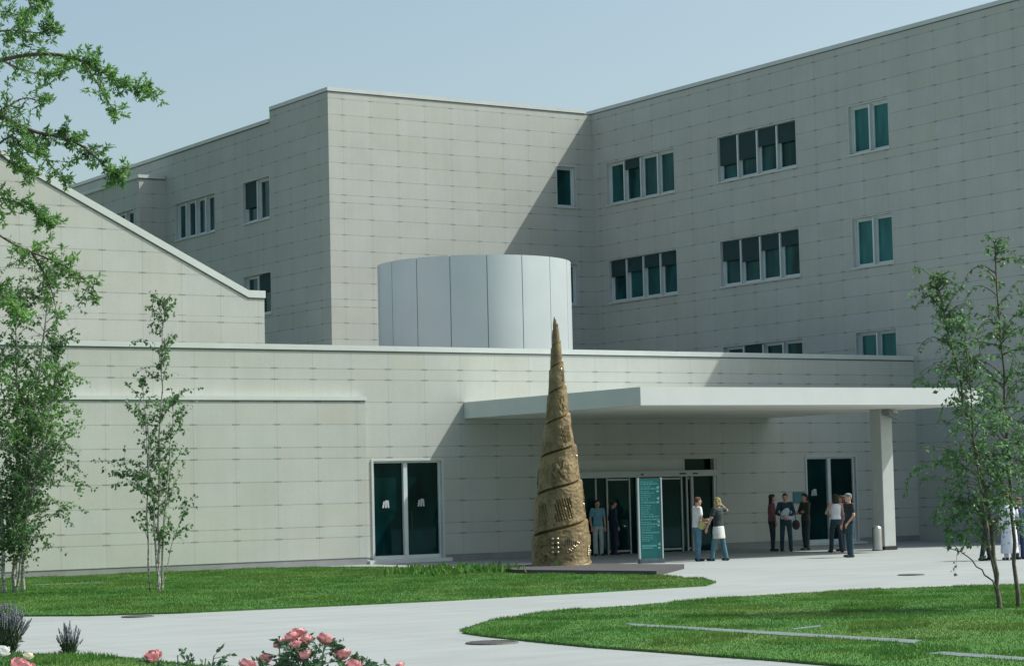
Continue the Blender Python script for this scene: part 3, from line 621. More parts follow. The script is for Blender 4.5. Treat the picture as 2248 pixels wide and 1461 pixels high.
# ------------------------------------------------------------------ sign, bollard
sx, sy = 32.12, 43.2
t = thing('direction_sign', 'upright teal direction sign with rows of pale lettering by the entrance', 'sign', (sx, sy, 0))
ang = -0.32; ca, sa = cos(ang), sin(ang)
def sg(mb, u0, u1, d0, d1, z0, z1):
    v = [(sx+u*ca-d*sa, sy+u*sa+d*ca, z) for z in (z0, z1) for d in (d0, d1) for u in (u0, u1)]
    return mb.add(v, [(0,2,3,1), (4,5,7,6), (0,1,5,4), (2,6,7,3), (0,4,6,2), (1,3,7,5)])
sg(MB(), -0.27, 0.27, -0.03, 0.03, 0.115, 2.03).build('panel', M['teal'], t)
for u in (-0.305, 0.275): sg(MB(), u, u+0.03, -0.045, 0.045, 0.115, 2.06).build('post', M['alu'], t)
sg(MB(), -0.31, 0.31, -0.10, 0.10, 0.0, 0.114).build('foot', M['kerb'], t)
z = 1.97; rr_ = random.Random(5)
while z > 0.55:
    big = rr_.random() < 0.16
    h = 0.022 if not big else 0.036; u = -0.235; tx = MB()
    wmax = rr_.uniform(0.18, 0.30) if not big else 0.46
    while u < -0.235+wmax:
        L = rr_.uniform(0.02, 0.075); sg(tx, u, min(u+L, 0.22), -0.034, -0.0302, z-h, z); u += L+0.014
    tx.build('text_line', M['signtext'], t); z -= h+(0.022 if not big else 0.034)
sg(MB(), -0.235, 0.14, -0.034, -0.0302, 0.40, 0.445).build('text_line', M['signtext'], t); sg(MB(), -0.235, 0.05, -0.034, -0.0302, 0.355, 0.385).build('text_line', M['signtext'], t)
ar = MB()
for z in (1.82, 1.56, 1.0, 0.46):
    ar.add([(sx+u*ca+0.034*sa, sy+u*sa-0.034*ca, zz) for u, zz in ((0.16, z), (0.23, z+0.045), (0.23, z-0.045))], [(0, 1, 2)])
    sg(ar, 0.17, 0.225, -0.036, -0.0345, z-0.11, z-0.07)
ar.build('arrow', M['signbright'], t)

bx, by = 40.62, 44.52
t = thing('bollard', 'short steel bollard with domed top beside the white column', 'bollard', (bx, by, 0))
b = MB(); prof = [(0.135, 0.03), (0.135, 0.58)]+[(0.135*cos(a), 0.58+0.10*sin(a)) for a in [pi/2*k/8 for k in range(1, 8)]]+[(0.004, 0.681)]; n = 28
b.add([(bx+r*cos(2*pi*k/n), by+r*sin(2*pi*k/n), z) for r, z in prof for k in range(n)], [(j*n+k, j*n+(k+1) % n, (j+1)*n+(k+1) % n, (j+1)*n+k) for j in range(len(prof)-1) for k in range(n)])
b.build('post', M['steel'], t, smooth=True)
MB().loft([((bx, by, 0.004), 0.16, 0.16), ((bx, by, 0.03), 0.15, 0.15)], 24).build('base_ring', M['dark'], t)

# ------------------------------------------------------------------ trees
SIDE = Vector((0.837, -0.547, 0)); AWAY = Vector((0.547, 0.837, 0))
def leaf(mb, p, d, L, wd, rng):
    d = d.normalized(); s = d.cross(Vector((rng.gauss(0, 1), rng.gauss(0, 1), rng.gauss(0, 1))))
    if s.length < 1e-4: return
    s.normalize(); n = d.cross(s)*0.12*L
    mb.add([p, p+d*L*0.45+s*wd+n, p+d*L, p+d*L*0.45-s*wd+n], [(0, 1, 2), (0, 2, 3)])
def rvec(rng): return Vector((rng.gauss(0, 1), rng.gauss(0, 1), rng.gauss(0, 1)))
def polyline(pts, step):
    out = [Vector(pts[0])]
    for a, b in zip(pts[:-1], pts[1:]):
        a = Vector(a); b = Vector(b); k = max(1, int((b-a).length/step))
        out += [a+(b-a)*(i+1)/k for i in range(k)]
    return out
def smooth(pts, it=2):
    pts = [Vector(p) for p in pts]
    for _ in range(it):
        q = [pts[0]]
        for a, b in zip(pts[:-1], pts[1:]): q += [a*0.75+b*0.25, a*0.25+b*0.75]
        q.append(pts[-1]); pts = q
    return pts
def birch(name, base, label, stems, dens, leafL, rng, mat, bark, zlo, group, blen=(0.35, 0.9), droop=0.25, ang=(35, 70), bright=None, clear=None):
    t = thing(name, label, 'tree', base, group); wood = MB(); crown = MB(); crownb = MB(); base = Vector(base)
    for pts, r0, r1, nb in stems:
        P = smooth([base+SIDE*p[0]+AWAY*p[1]+Vector((0, 0, p[2])) for p in pts], 2)
        wob = [P[0]]+[p+rvec(rng)*0.012 for p in P[1:]]
        N = len(wob); wood.tube(wob, [r0+(r1-r0)*(i/(N-1)) for i in range(N)], 7)
        ztop = wob[-1].z
        for _ in range(nb):
            u = rng.random()**0.85; i = min(N-2, int(u*(N-1))); p = wob[i].lerp(wob[i+1], rng.random())
            if p.z < base.z+zlo: continue
            if clear and p.z-base.z < clear and (p-base).dot(SIDE) > -0.06: continue
            h = (p.z-zlo)/(ztop-zlo+1e-6)
            L = rng.uniform(*blen)*(1.0-0.72*max(0, h)**1.5)*(0.75+0.5*min(1, 3*h)); el = rad(rng.uniform(*ang)); az = rng.random()*2*pi
            d = Vector((cos(az)*cos(el), sin(az)*cos(el), sin(el))); q = p.copy(); seg = 5; line = [q.copy()]
            for s in range(seg):
                d = (d+rvec(rng)*0.13+Vector((0, 0, -droop*(s/seg)))).normalized(); q = q+d*(L/seg); line.append(q.copy())
            rb = min(0.011, r0*0.3); wood.tube(line, [rb*(1-0.8*k/seg) for k in range(seg+1)], 4, False)
            tw = [(line, 0.25)]
            for _k in range(rng.randint(2, 4)):
                j = rng.randint(1, seg); d2 = (d+rvec(rng)*0.7+Vector((0, 0, -droop*0.8))).normalized(); l2 = L*rng.uniform(0.25, 0.5); q2 = line[j].copy(); ln2 = [q2.copy()]
                for s in range(3): d2 = (d2+rvec(rng)*0.15+Vector((0, 0, -droop*0.5))).normalized(); q2 = q2+d2*l2/3; ln2.append(q2.copy())
                wood.tube(ln2, [rb*0.5, rb*0.4, rb*0.3, rb*0.2], 3, False); tw.append((ln2, 0.0))
            for ln, st in tw:
                tot = sum((b-a).length for a, b in zip(ln[:-1], ln[1:])); k = int(tot*dens*rng.uniform(0.6, 1.3))
                for _k in range(k):
                    x = st+(1-st)*rng.random(); f = x*(len(ln)-1); i2 = min(len(ln)-2, int(f)); pp = ln[i2].lerp(ln[i2+1], f-i2)+rvec(rng)*0.015
                    dd = (rvec(rng)*0.8+Vector((0, 0, -0.7))); s = leafL*rng.uniform(0.65, 1.2)
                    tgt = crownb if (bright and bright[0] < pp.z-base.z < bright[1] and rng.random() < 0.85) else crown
                    leaf(tgt, pp, dd, s, s*0.36, rng)
    wood.build('trunk', bark, t, smooth=True); crown.build('crown', mat, t)
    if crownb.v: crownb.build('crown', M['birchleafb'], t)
    return t
# small birch before the wall
rb = random.Random(11)
birch('birch_tree', (17.93, 40.16, 0.02), 'small slender birch with several white stems standing alone on the left lawn',
    [([(0, 0, 0), (0.0, 0, 1.0), (0.02, 0.02, 2.4), (0.08, 0.02, 4.2), (0.16, 0, 5.62)], 0.034, 0.006, 62),
     ([(0.03, 0.02, 0), (0.07, 0.05, 1.2), (0.20, 0.1, 2.4), (0.30, 0.15, 3.7)], 0.026, 0.005, 34),
     ([(-0.04, -0.03, 0), (-0.07, -0.05, 1.3), (-0.14, -0.1, 2.6), (-0.25, -0.15, 4.1)], 0.026, 0.005, 34),
     ([(-0.20, 0.02, 0), (-0.22, 0.02, 1.4), (-0.20, 0.1, 2.6), (-0.30, 0.1, 3.6)], 0.020, 0.004, 26),
     ([(0.05, 0, 0.1), (0.28, 0.05, 1.0), (0.55, 0.05, 1.7)], 0.012, 0.003, 8)],
    25, 0.080, rb, M['birchleaf'], M['birchbark'], 0.75, 'young birches on the lawns', blen=(0.35, 1.0), droop=0.2)
# fuller birch clump at the left edge
rb = random.Random(23)
birch('birch_tree', (15.93, 42.6, 0.02), 'dense multi-stemmed birch at the left edge of the lawn',
    [([(0.12, 0, 0), (0.2, 0, 1.5), (0.35, 0, 3.2), (0.6, 0, 5.2), (0.75, 0, 6.3)], 0.045, 0.007, 95),
     ([(-0.05, 0.1, 0), (-0.02, 0.1, 1.6), (0.05, 0.1, 3.6), (0.0, 0.1, 6.0)], 0.045, 0.007, 95),
     ([(-0.2, -0.1, 0), (-0.25, -0.1, 1.7), (-0.35, -0.2, 3.8), (-0.5, -0.2, 6.1)], 0.04, 0.006, 80),
     ([(0.02, -0.15, 0), (0.28, -0.2, 1.6), (0.65, -0.3, 3.0), (0.95, -0.3, 4.4)], 0.032, 0.006, 80),
     ([(-0.1, 0.2, 0), (0.1, 0.25, 1.6), (0.45, 0.4, 3.3), (0.8, 0.5, 5.0)], 0.032, 0.006, 75),
     ([(-0.3, 0.05, 0), (-0.6, 0.1, 1.6), (-1.0, 0.1, 3.2), (-1.2, 0.1, 5.0)], 0.034, 0.006, 60)],
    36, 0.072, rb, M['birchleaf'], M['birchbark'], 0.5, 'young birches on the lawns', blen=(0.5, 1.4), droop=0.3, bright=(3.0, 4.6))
# right-hand birch, close to the camera
rb = random.Random(31)
birch('birch_tree', (22.47, 22.2, 0.02), 'leafy grey stemmed birch at the right edge with foliage before the canopy',
    [([(0, 0, 0), (-0.05, 0, 0.8), (-0.16, 0.1, 2), (-0.45, 0.1, 3.3), (-0.70, 0.1, 4.65)], 0.040, 0.006, 105),
     ([(0.30, 0.2, 0), (0.29, 0.2, 1), (0.25, 0.3, 3), (0.18, 0.3, 5.15)], 0.036, 0.007, 105),
     ([(0.46, 0.3, 0), (0.62, 0.5, 1.5), (0.8, 0.6, 3.5), (0.9, 0.6, 4.9)], 0.034, 0.006, 80),
     ([(0.02, 0.1, 0.1), (-0.2, -0.15, 1.2), (-0.33, -0.3, 2.5), (-0.40, -0.3, 3.9)], 0.022, 0.005, 95),
     ([(0.0, 0, 0.25), (-0.28, -0.05, 0.62), (-0.5, -0.05, 0.80), (-0.75, -0.05, 0.88)], 0.014, 0.003, 16)],
    25, 0.070, rb, M['birchleafp'], M['bark'], 0.85, 'young birches on the lawns', blen=(0.40, 1.0), droop=0.5, ang=(15, 65), clear=1.75)
# big tree reaching in from the upper left
OAK = [[(7.975,25.617,5.478),(8.335,25.546,6.356),(8.576,25.116,6.738),(8.967,24.367,6.91),(9.333,23.886,6.936),(9.607,23.477,6.808),(9.771,23.15,6.583),(9.988,23.017,6.475),(10.143,22.807,6.349)],[(9.607,23.477,6.808),(9.849,23.469,6.46),(10.001,23.508,6.241)],[(7.985,25.656,4.945),(8.24,24.934,5.83),(8.473,24.506,6.258),(8.769,23.84,6.176),(9.002,23.469,5.929),(9.301,23.278,5.87),(9.479,23.055,5.721),(9.635,22.854,5.474),(9.764,22.778,5.379)],[(9.002,23.469,5.929),(9.209,23.597,5.652),(9.461,23.69,5.446)],[(8.769,23.84,6.176),(9.088,23.969,6.429),(9.337,24.05,6.383)],[(7.999,25.706,4.253),(8.226,24.905,4.874),(8.648,24.718,5.242),(8.928,24.289,5.309),(9.12,23.938,5.146),(9.303,23.714,4.972)],[(8.648,24.718,5.242),(9.148,24.898,4.913),(9.538,24.898,4.74),(9.893,24.796,4.608),(10.085,24.568,4.403),(10.224,24.496,4.185)],[(9.538,24.898,4.74),(9.799,24.995,4.406),(9.912,25.072,4.034)],[(8.335,25.546,6.356),(8.819,25.493,7.482),(9.271,25.18,7.687),(9.513,25.147,7.621)],[(8.819,25.493,7.482),(9.117,24.909,7.836),(9.361,24.516,7.754),(9.519,24.422,7.644)],[(8.576,25.116,6.738),(8.873,24.401,7.227),(9.065,24.038,7.203),(9.212,23.711,7.103),(9.297,23.649,7.178)],[(8.967,24.367,6.91),(9.379,24.584,6.823),(9.722,24.599,6.827),(9.901,24.475,6.902)],[(8.473,24.506,6.258),(8.734,23.898,5.767),(9.025,23.963,5.587),(9.192,23.976,5.546)],[(8.691,23.926,5.769),(8.795,23.486,5.917),(8.892,23.326,5.645),(9.018,23.24,5.692)],[(8.226,24.905,4.874),(8.546,24.138,4.391),(8.808,23.985,4.179),(9.102,24.058,3.882)]]
ro = random.Random(41)
t = thing('oak_tree', 'large oak reaching in with leafy branches from the upper left', 'tree', (7.9, 25.7, 0))
wood = MB(); crown = MB()
P0 = smooth([(7.9, 25.7, 0), (7.95, 25.7, 2), (7.97, 25.65, 4.2), (7.98, 25.62, 5.5), (8.0, 25.6, 7.5), (7.9, 25.6, 9.5)]); wood.tube(P0, [0.16-0.14*i/(len(P0)-1) for i in range(len(P0))], 9)
def oak_limb(pts, r0, dens):
    P = smooth(pts, 2); N = len(P); wood.tube(P, [max(0.004, r0*(1-0.9*i/(N-1))) for i in range(N)], 5, False)
    for i in range(int(dens)):
        u = 0.12+0.88*ro.random(); f = u*(N-1); k = min(N-2, int(f)); p = P[k].lerp(P[k+1], f-k); d = (P[k+1]-P[k]).normalized()
        d = (d*0.7+rvec(ro)*0.75+Vector((0, 0, 0.1))).normalized(); L = ro.uniform(0.08, 0.30)*(1.15-0.5*u); q = p; ln = [p]
        for s in range(3): d = (d+rvec(ro)*0.22).normalized(); q = q+d*L/3; ln.append(q)
        wood.tube(ln, [0.005, 0.004, 0.003, 0.002], 3, False)
        for c in (ln[1], ln[2], ln[3], ln[3]):
            for s in range(ro.randint(4, 8)):
                dd = (d*0.5+rvec(ro)*0.8+Vector((0, 0, -0.12))); sz = ro.uniform(0.042, 0.085); leaf(crown, c+rvec(ro)*0.012, dd, sz, sz*0.17, ro)
for i, pts in enumerate(OAK):
    L = sum((Vector(b)-Vector(a)).length for a, b in zip(pts[:-1], pts[1:])); oak_limb(pts, 0.040 if len(pts) > 6 else 0.018, L*22)
for k in range(16):      # the rest of the crown, out of the picture to the left
    z = ro.uniform(4.5, 9.2); az = rad(ro.uniform(60, 250)); a = Vector((7.95, 25.65, z)); L = ro.uniform(1.2, 2.4)*(1-0.35*(z-4.5)/5)
    oak_limb([a, a+Vector((cos(az)*L*0.5, sin(az)*L*0.5, 0.35*L)), a+Vector((cos(az)*L, sin(az)*L, 0.5*L))], 0.045, L*14)
wood.build('trunk', M['bark'], t, smooth=True); crown.build('crown', M['oakleaf'], t)

# ------------------------------------------------------------------ weeds, lavender, roses
rw = random.Random(3); wd = MB()
for k in range(420):
    x = rw.gauss(25.9, 0.75); y = 42.2+(25.9-x)*-0.1+rw.gauss(0, 0.7); p = Vector((x, y, 0.03)); h = rw.uniform(0.10, 0.26); d = (Vector((0, 0, 1))+rvec(rw)*0.35).normalized()
    leaf(wd, p, d, h, h*0.22, rw)
tag(wd.build('weed_clump', M['blade']), 'low tuft of taller weeds on the left lawn before the glass door', 'plant')
def lavender(x, y, rx, h, n, seed, label):
    rl_ = random.Random(seed); t = thing('lavender_bush', label, 'plant', (x, y, 0), 'lavender bushes by the foreground grass'); st = MB(); fl_ = MB()
    for k in range(n):
        a = rl_.random()*2*pi; r = rx*math.sqrt(rl_.random()); b0 = Vector((x+0.5*r*cos(a), y+0.5*r*sin(a), 0.0)); tp = Vector((x+1.1*r*cos(a), y+1.1*r*sin(a), h*rl_.uniform(0.62, 1.0)*(1.05-0.35*(r/rx)**2)))
        md = b0.lerp(tp, 0.5)+Vector((0, 0, 0.04)); st.tube([b0, md, tp], [0.004, 0.003, 0.002], 3, False)
        for q in range(4): leaf(st, b0.lerp(tp, rl_.uniform(0.05, 0.55)), Vector((0, 0, 1))+rvec(rl_)*0.6, 0.075, 0.007, rl_)
        if rl_.random() < 0.45:
            d = (tp-md).normalized()
            for q in range(3): fl_.ell(tp+d*0.022*q, (0.011-0.002*q, 0.011-0.002*q, 0.016), 6, 4)
    st.build('stems', M['lavstem'], t); kind(fl_.build('flower_spikes', M['lavender'], t), 'stuff')
lavender(9.30, 25.45, 0.34, 0.60, 420, 1, 'broad purple lavender bush at the lower left corner')
lavender(9.84, 24.60, 0.12, 0.36, 90, 2, 'small sparse lavender sprig on the edge of the grass')

def bloom(parent, p, r, mat, seed, tilt=None):
    """rose head: whorls of cupped petals round a tight bud"""
    rr = random.Random(seed); b = MB(); p = Vector(p); up = (Vector((rr.gauss(0, .3), rr.gauss(0, .3), 1))).normalized(); a = up.orthogonal().normalized(); c = up.cross(a)
    for ring, (n, rad_, top, flare) in enumerate(((3, 0.34, 12, 0.02), (4, 0.52, 24, 0.06), (5, 0.70, 40, 0.12), (6, 0.86, 58, 0.20), (6, 0.96, 84, 0.30))):
        for k in range(n):
            th = 2*pi*(k+0.5*ring)/n+rr.uniform(-.25, .25); g = 6; vs = []; fs = []; tp = rad(top+rr.uniform(-9, 9)); hw = 1.25*pi/n*rr.uniform(0.9, 1.15); off = rr.uniform(0.94, 1.06)
            for j in range(g+1):
                v = j/g; pol = rad(158)*(1-v)+tp*v
                for i in range(g+1):
                    w_ = (i/g-0.5)*2; pl_ = pol+0.30*w_*w_*v; az = th+w_*hw*(0.45+0.55*math.sin(pi*min(1, v*0.62)))
                    q_ = rad_*off*(1+flare*max(0, v-0.65)*2.6-0.05*w_*w_)+0.02*rr.gauss(0, 1)
                    vs.append(p+((a*cos(az)+c*sin(az))*math.sin(pl_)+up*cos(pl_)*0.92)*q_*r)
            for j in range(g):
                for i in range(g): fs.append((j*(g+1)+i, j*(g+1)+i+1, (j+1)*(g+1)+i+1, (j+1)*(g+1)+i))
            b.add(vs, fs)
    b.ell(p-up*0.42*r, (0.28*r, 0.28*r, 0.24*r), 8, 6)
    return b.build('bloom', mat, parent, smooth=True)
def rose_bush(base, label, blooms, sprigs, seed, nleaf=10, spread=0.05):
    rr = random.Random(seed); t = thing('rose_bush', label, 'rose bush', base, 'rose bushes in the foreground'); st = MB(); lf = MB(); base = Vector(base)
    ends = [(Vector(p), r) for p, r, m in blooms]+[(Vector(p), 0) for p in sprigs]
    for p, r in ends:
        top = p-Vector((0, 0, r*0.55)); mid = base.lerp(top, 0.55)+rvec(rr)*0.03; mid.z = base.z+(top.z-base.z)*0.6
        ln = smooth([base+Vector((rr.gauss(0, .05), rr.gauss(0, .05), 0)), mid, top], 2); st.tube(ln, [0.007-0.004*i/(len(ln)-1) for i in range(len(ln))], 5)
        for k in range(nleaf):
            u = rr.uniform(0.55, 0.97); f = u*(len(ln)-1); i = int(f); q = ln[i].lerp(ln[min(i+1, len(ln)-1)], f-i); d = rvec(rr); d.z = abs(d.z)*0.3; d.normalize(); q2 = q+d*rr.uniform(0.05, 0.11)
            st.tube([q, q2], [0.002, 0.0012], 3, False)
            for s in (0.45, 0.45, 0.8, 0.8, 1.0):
                c = q.lerp(q2, s); leaf(lf, c, d+rvec(rr)*0.6, rr.uniform(0.028, 0.05), rr.uniform(0.009, 0.014), rr)
    st.build('stems', M['roseleaf'], t); lf.build('leaves', M['roseleaf'], t)
    for i, (p, r, m) in enumerate(blooms): bloom(t, p, r, M[m], seed*50+i)
RB = [(5.436,10.646,1.028),(5.442,10.52,1.066),(5.569,10.675,1.077),(5.506,10.479,1.05),(5.416,10.419,1.034),(5.643,10.51,1.046),(5.457,10.397,0.98),(5.717,10.468,0.964),(5.675,10.259,0.92),(5.257,10.652,0.925),(5.422,10.783,0.94),(6.025,10.393,0.879)]
RS = [0.036, 0.042, 0.045, 0.042, 0.032, 0.047, 0.036, 0.050, 0.046, 0.052, 0.040, 0.036]
rose_bush((5.55, 10.5, 0), 'pink rose bush with many blooms in the foreground centre left', [(p, r*0.88, 'rosepink') for p, r in zip(RB, RS)], [(5.50,10.55,0.94),(5.60,10.45,0.93),(5.62,10.6,0.95),(5.38,10.6,0.92),(5.70,10.42,0.92),(5.813,10.408,0.925),(5.8,10.42,0.89)], 5, 16)
rose_bush((5.05, 11.1, 0), 'thin rose sprigs with one pink bloom left of the big rose bush', [((4.958, 11.204, 0.964), 0.042, 'rosepink')], [(5.071,11.13,0.961),(5.144,11.084,0.951),(5.28,11.114,0.949),(5.071,11.013,0.935),(5.2,11.05,0.94)], 6, 8)
rose_bush((4.30, 11.45, 0), 'low rose bush at the left corner with pink white and cream heads', [((4.192, 11.106, 0.955), 0.062, 'rosepink'), ((4.349, 11.839, 0.997), 0.040, 'rosewhite'), ((4.358, 11.475, 0.985), 0.026, 'rosepale')], [], 7, 6)

# ------------------------------------------------------------------ people
def remesh(mb, name, mat, parent, R_, voxel=0.010, smooth_it=2):
    me = mb.mesh(name); o = bpy.data.objects.new(name, me); COL.objects.link(o)
    md = o.modifiers.new('r', 'REMESH'); md.mode = 'VOXEL'; md.voxel_size = voxel
    if smooth_it: s = o.modifiers.new('s', 'SMOOTH'); s.iterations = smooth_it; s.factor = 0.5
    dg = bpy.context.evaluated_depsgraph_get(); dg.update(); m2 = bpy.data.meshes.new_from_object(o.evaluated_get(dg))
    o.modifiers.clear(); o.data = m2; bpy.data.meshes.remove(me); m2.transform(R_); m2.materials.clear(); m2.materials.append(mat)
    m2.polygons.foreach_set('use_smooth', [True]*len(m2.polygons)); o.parent = parent; o.matrix_parent_inverse = Matrix.Translation(-Vector(BASE[parent.name])); return o
MC = {}
def cloth(col, rough=0.85):
    if (col, rough) not in MC: MC[(col, rough)] = mat_plain('cloth', col, rough, var=0.18, scale=9, bump=0.25)
    return MC[(col, rough)]
SKIN = (0.40, 0.235, 0.165)
def person(label, x, y, face, H=1.56, shirt=(0.3, 0.3, 0.3), legs=(0.05, 0.08, 0.12), hair=(0.03, 0.02, 0.015), hairlen=0, sleeve='short', shoes=(0.02, 0.02, 0.02), skirt=None, coat=None, LA=None, RA=None, stance=0.0, lean=0.0, skin=SKIN, extra=None, cap=None, neck=None, turn=0.0):
    """local frame in metres of a 1.72 m figure: +X own right, +Y ahead. face = heading angle of +Y in the ground plane"""
    t = thing('person', label, 'person', (x, y, 0.006), 'people standing outside the entrance')
    s = H/1.72; R_ = Matrix.Translation((x, y, 0.006)) @ Matrix.Rotation(face-pi/2, 4, 'Z') @ Matrix.Scale(s, 4)
    mc = lambda c: cloth(c)
    hipz = 0.90; L_sh = Vector((-0.175, lean*0.5, 1.405)); R_sh = Vector((0.175, lean*0.5, 1.405))
    LA = LA or ((-0.235, -0.03, 1.13), (-0.22, 0.06, 0.88)); RA = RA or ((0.235, -0.03, 1.13), (0.22, 0.06, 0.88))
    neckp = Vector((0, lean*0.55-0.01, 1.44)); hd = Vector((0, lean*0.7+0.02, 1.60))
    ft = [(-0.10-abs(stance)*0.15, stance*0.22, 0), (0.10+abs(stance)*0.15, -stance*0.22, 0)]
    # --- skin: one continuous surface
    b = MB()
    b.loft([((0, 0, 0.86), 0.15, 0.10), ((0, 0, 0.95), 0.155, 0.105), ((0, lean*0.1, 1.08), 0.125, 0.09), ((0, lean*0.3, 1.25), 0.145, 0.10), ((0, lean*0.45, 1.38), 0.15, 0.09), ((0, lean*0.5, 1.44), 0.07, 0.06)])
    for sh in (L_sh, R_sh): b.cap(Vector((sh.x*0.4, sh.y, 1.395)), sh, 0.062, 0.055)
    b.cap(neckp-Vector((0, 0, 0.04)), hd-Vector((0, 0.01, 0.05)), 0.055, 0.05)
    Rt = Matrix.Rotation(turn, 3, 'Z')
    def hp(v): return hd+Rt @ Vector(v)
    b.ell(hd, (0.074, 0.094, 0.112), 20, 14, Rt); b.ell(hp((0, 0.03, -0.06)), (0.055, 0.058, 0.055), 16, 10, Rt)
    b.cap(hp((0, 0.085, 0.012)), hp((0, 0.112, -0.022)), 0.010, 0.016, 8); b.ell(hp((0, 0.088, -0.058)), (0.024, 0.010, 0.007), 10, 6, Rt); b.ell(hp((0, 0.072, -0.095)), (0.024, 0.022, 0.018), 10, 6, Rt)
    b.ell(hp((0, 0.080, 0.030)), (0.055, 0.016, 0.010), 12, 6, Rt)
    for sx_ in (-1, 1): b.ell(hp((sx_*0.076, 0.0, -0.008)), (0.010, 0.020, 0.032), 8, 6, Rt)
    for sgn, sh, (el, wr) in ((-1, L_sh, LA), (1, R_sh, RA)):
        el = Vector(el); wr = Vector(wr); b.cap(sh, el, 0.047, 0.037); b.cap(el, wr, 0.037, 0.025)
        d = (wr-el).normalized(); sd_ = d.cross(Vector((0, 1, 0.2))).normalized(); nrm = d.cross(sd_).normalized()
        pc = wr+d*0.05; b.cap(wr, wr+d*0.075, 0.024, 0.034, 10)
        for k, (o, l) in enumerate(((-0.03, 0.070), (-0.010, 0.082), (0.011, 0.076), (0.031, 0.060))):
            k0 = wr+d*0.085+sd_*o; k1 = k0+(d*0.85+nrm*0.4).normalized()*l*0.55; k2 = k1+(d*0.45+nrm*0.9).normalized()*l*0.5
            b.cap(k0, k1, 0.011, 0.010, 8); b.cap(k1, k2, 0.010, 0.008, 8)
        k0 = wr+d*0.04+sd_*-0.03*sgn; k1 = k0+(d*0.7-sd_*0.6*sgn+nrm*0.3).normalized()*0.05; b.cap(k0, k1, 0.013, 0.011, 8); b.cap(k1, k1+(d*0.9+nrm*0.3).normalized()*0.03, 0.011, 0.009, 8)
    for sgn, f in ((-1, ft[0]), (1, ft[1])):
        hip = Vector((sgn*0.085, 0, hipz)); an = Vector((f[0], f[1], 0.085)); kn = hip.lerp(an, 0.5)+Vector((sgn*0.01, 0.02, 0))
        b.cap(hip, kn, 0.078, 0.052); b.cap(kn, an, 0.052, 0.036); b.cap(an+Vector((0, -0.02, -0.04)), an+Vector((sgn*0.02, 0.14, -0.05)), 0.036, 0.030)
    remesh(b, 'body', cloth(skin, 0.55), t, R_, 0.0085, 1)
    ey = MB()
    for sx_ in (-1, 1): ey.ell(hp((sx_*0.030, 0.086, 0.010)), (0.012, 0.006, 0.007), 8, 6, Rt)
    o = ey.build('eyes', M['dark']); o.data.transform(R_); o.parent = t; o.matrix_parent_inverse = Matrix.Translation(-Vector(BASE[t.name]))
    # --- top
    c = MB(); g = 0.014
    zb = 0.90 if sleeve != 'tank' else 0.97
    c.loft([((0, 0, zb), 0.160+g, 0.112+g), ((0, 0, 0.98), 0.156+g, 0.108+g), ((0, lean*0.1, 1.09), 0.132+g, 0.098+g), ((0, lean*0.3, 1.25), 0.152+g, 0.108+g), ((0, lean*0.45, 1.37), 0.158+g, 0.094+g), ((0, lean*0.5, 1.425), 0.10, 0.075), ((0, lean*0.5, 1.44), 0.07, 0.06)])
    if sleeve != 'tank':
        for sh, (el, wr) in ((L_sh, LA), (R_sh, RA)):
            el = Vector(el); wr = Vector(wr); c.cap(Vector((sh.x*0.4, sh.y, 1.395)), sh, 0.066, 0.064)
            if sleeve == 'short': c.cap(sh, sh.lerp(el, 0.62), 0.064, 0.060)
            else: c.cap(sh, el, 0.062, 0.050); c.cap(el, el.lerp(wr, 0.92), 0.050, 0.036)
    else:
        for sgn in (-1, 1): c.cap((sgn*0.085, lean*0.5, 1.36), (sgn*0.095, lean*0.5-0.01, 1.45), 0.035, 0.022)
    remesh(c, 'shirt', mc(shirt), t, R_, 0.013, 1)
    # --- trousers
    c = MB(); c.loft([((0, 0, 0.80), 0.155, 0.112), ((0, 0, 0.90), 0.168, 0.120), ((0, 0, 0.985), 0.155, 0.112)])
    for sgn, f in ((-1, ft[0]), (1, ft[1])):
        hip = Vector((sgn*0.085, 0, hipz-0.02)); an = Vector((f[0], f[1], 0.055)); kn = hip.lerp(an, 0.5)+Vector((sgn*0.01, 0.015, 0)); c.cap(hip, kn, 0.092, 0.070); c.cap(kn, an, 0.070, 0.060)
    remesh(c, 'trousers', mc(legs), t, R_, 0.013, 1)
    c = MB()
    for sgn, f in ((-1, ft[0]), (1, ft[1])):
        an = Vector((f[0], f[1], 0.04)); c.cap(an+Vector((0, -0.05, 0)), an+Vector((sgn*0.02, 0.15, -0.006)), 0.042, 0.034, 10)
    remesh(c, 'shoes', mc(shoes), t, R_, 0.012, 1)
    # --- hair
    c = MB(); c.ell(hp((0, -0.018, 0.028)), (0.084, 0.094, 0.098), 18, 12, Rt); c.ell(hp((0, 0.03, 0.075)), (0.066, 0.062, 0.045), 14, 8, Rt)
    if hairlen:
        for k in range(-2, 3): c.cap(hp((k*0.034, -0.065+0.012*abs(k), 0.02)), hp((k*0.038, -0.085+0.01*abs(k), -0.02-hairlen)), 0.038, 0.026, 8)
        for sx_ in (-1, 1): c.cap(hp((sx_*0.072, -0.02, 0.02)), hp((sx_*0.080, -0.03, -hairlen*0.8)), 0.022, 0.018, 8)
    remesh(c, 'hair', mc(hair), t, R_, 0.012, 1)
    if skirt:
        c = MB(); c.loft([((0, 0, 0.60), 0.205, 0.165), ((0, 0, 0.75), 0.195, 0.155), ((0, 0, 0.90), 0.182, 0.135), ((0, 0, 0.97), 0.160, 0.116)]); remesh(c, 'wrap_skirt', mc(skirt), t, R_, 0.013, 1)
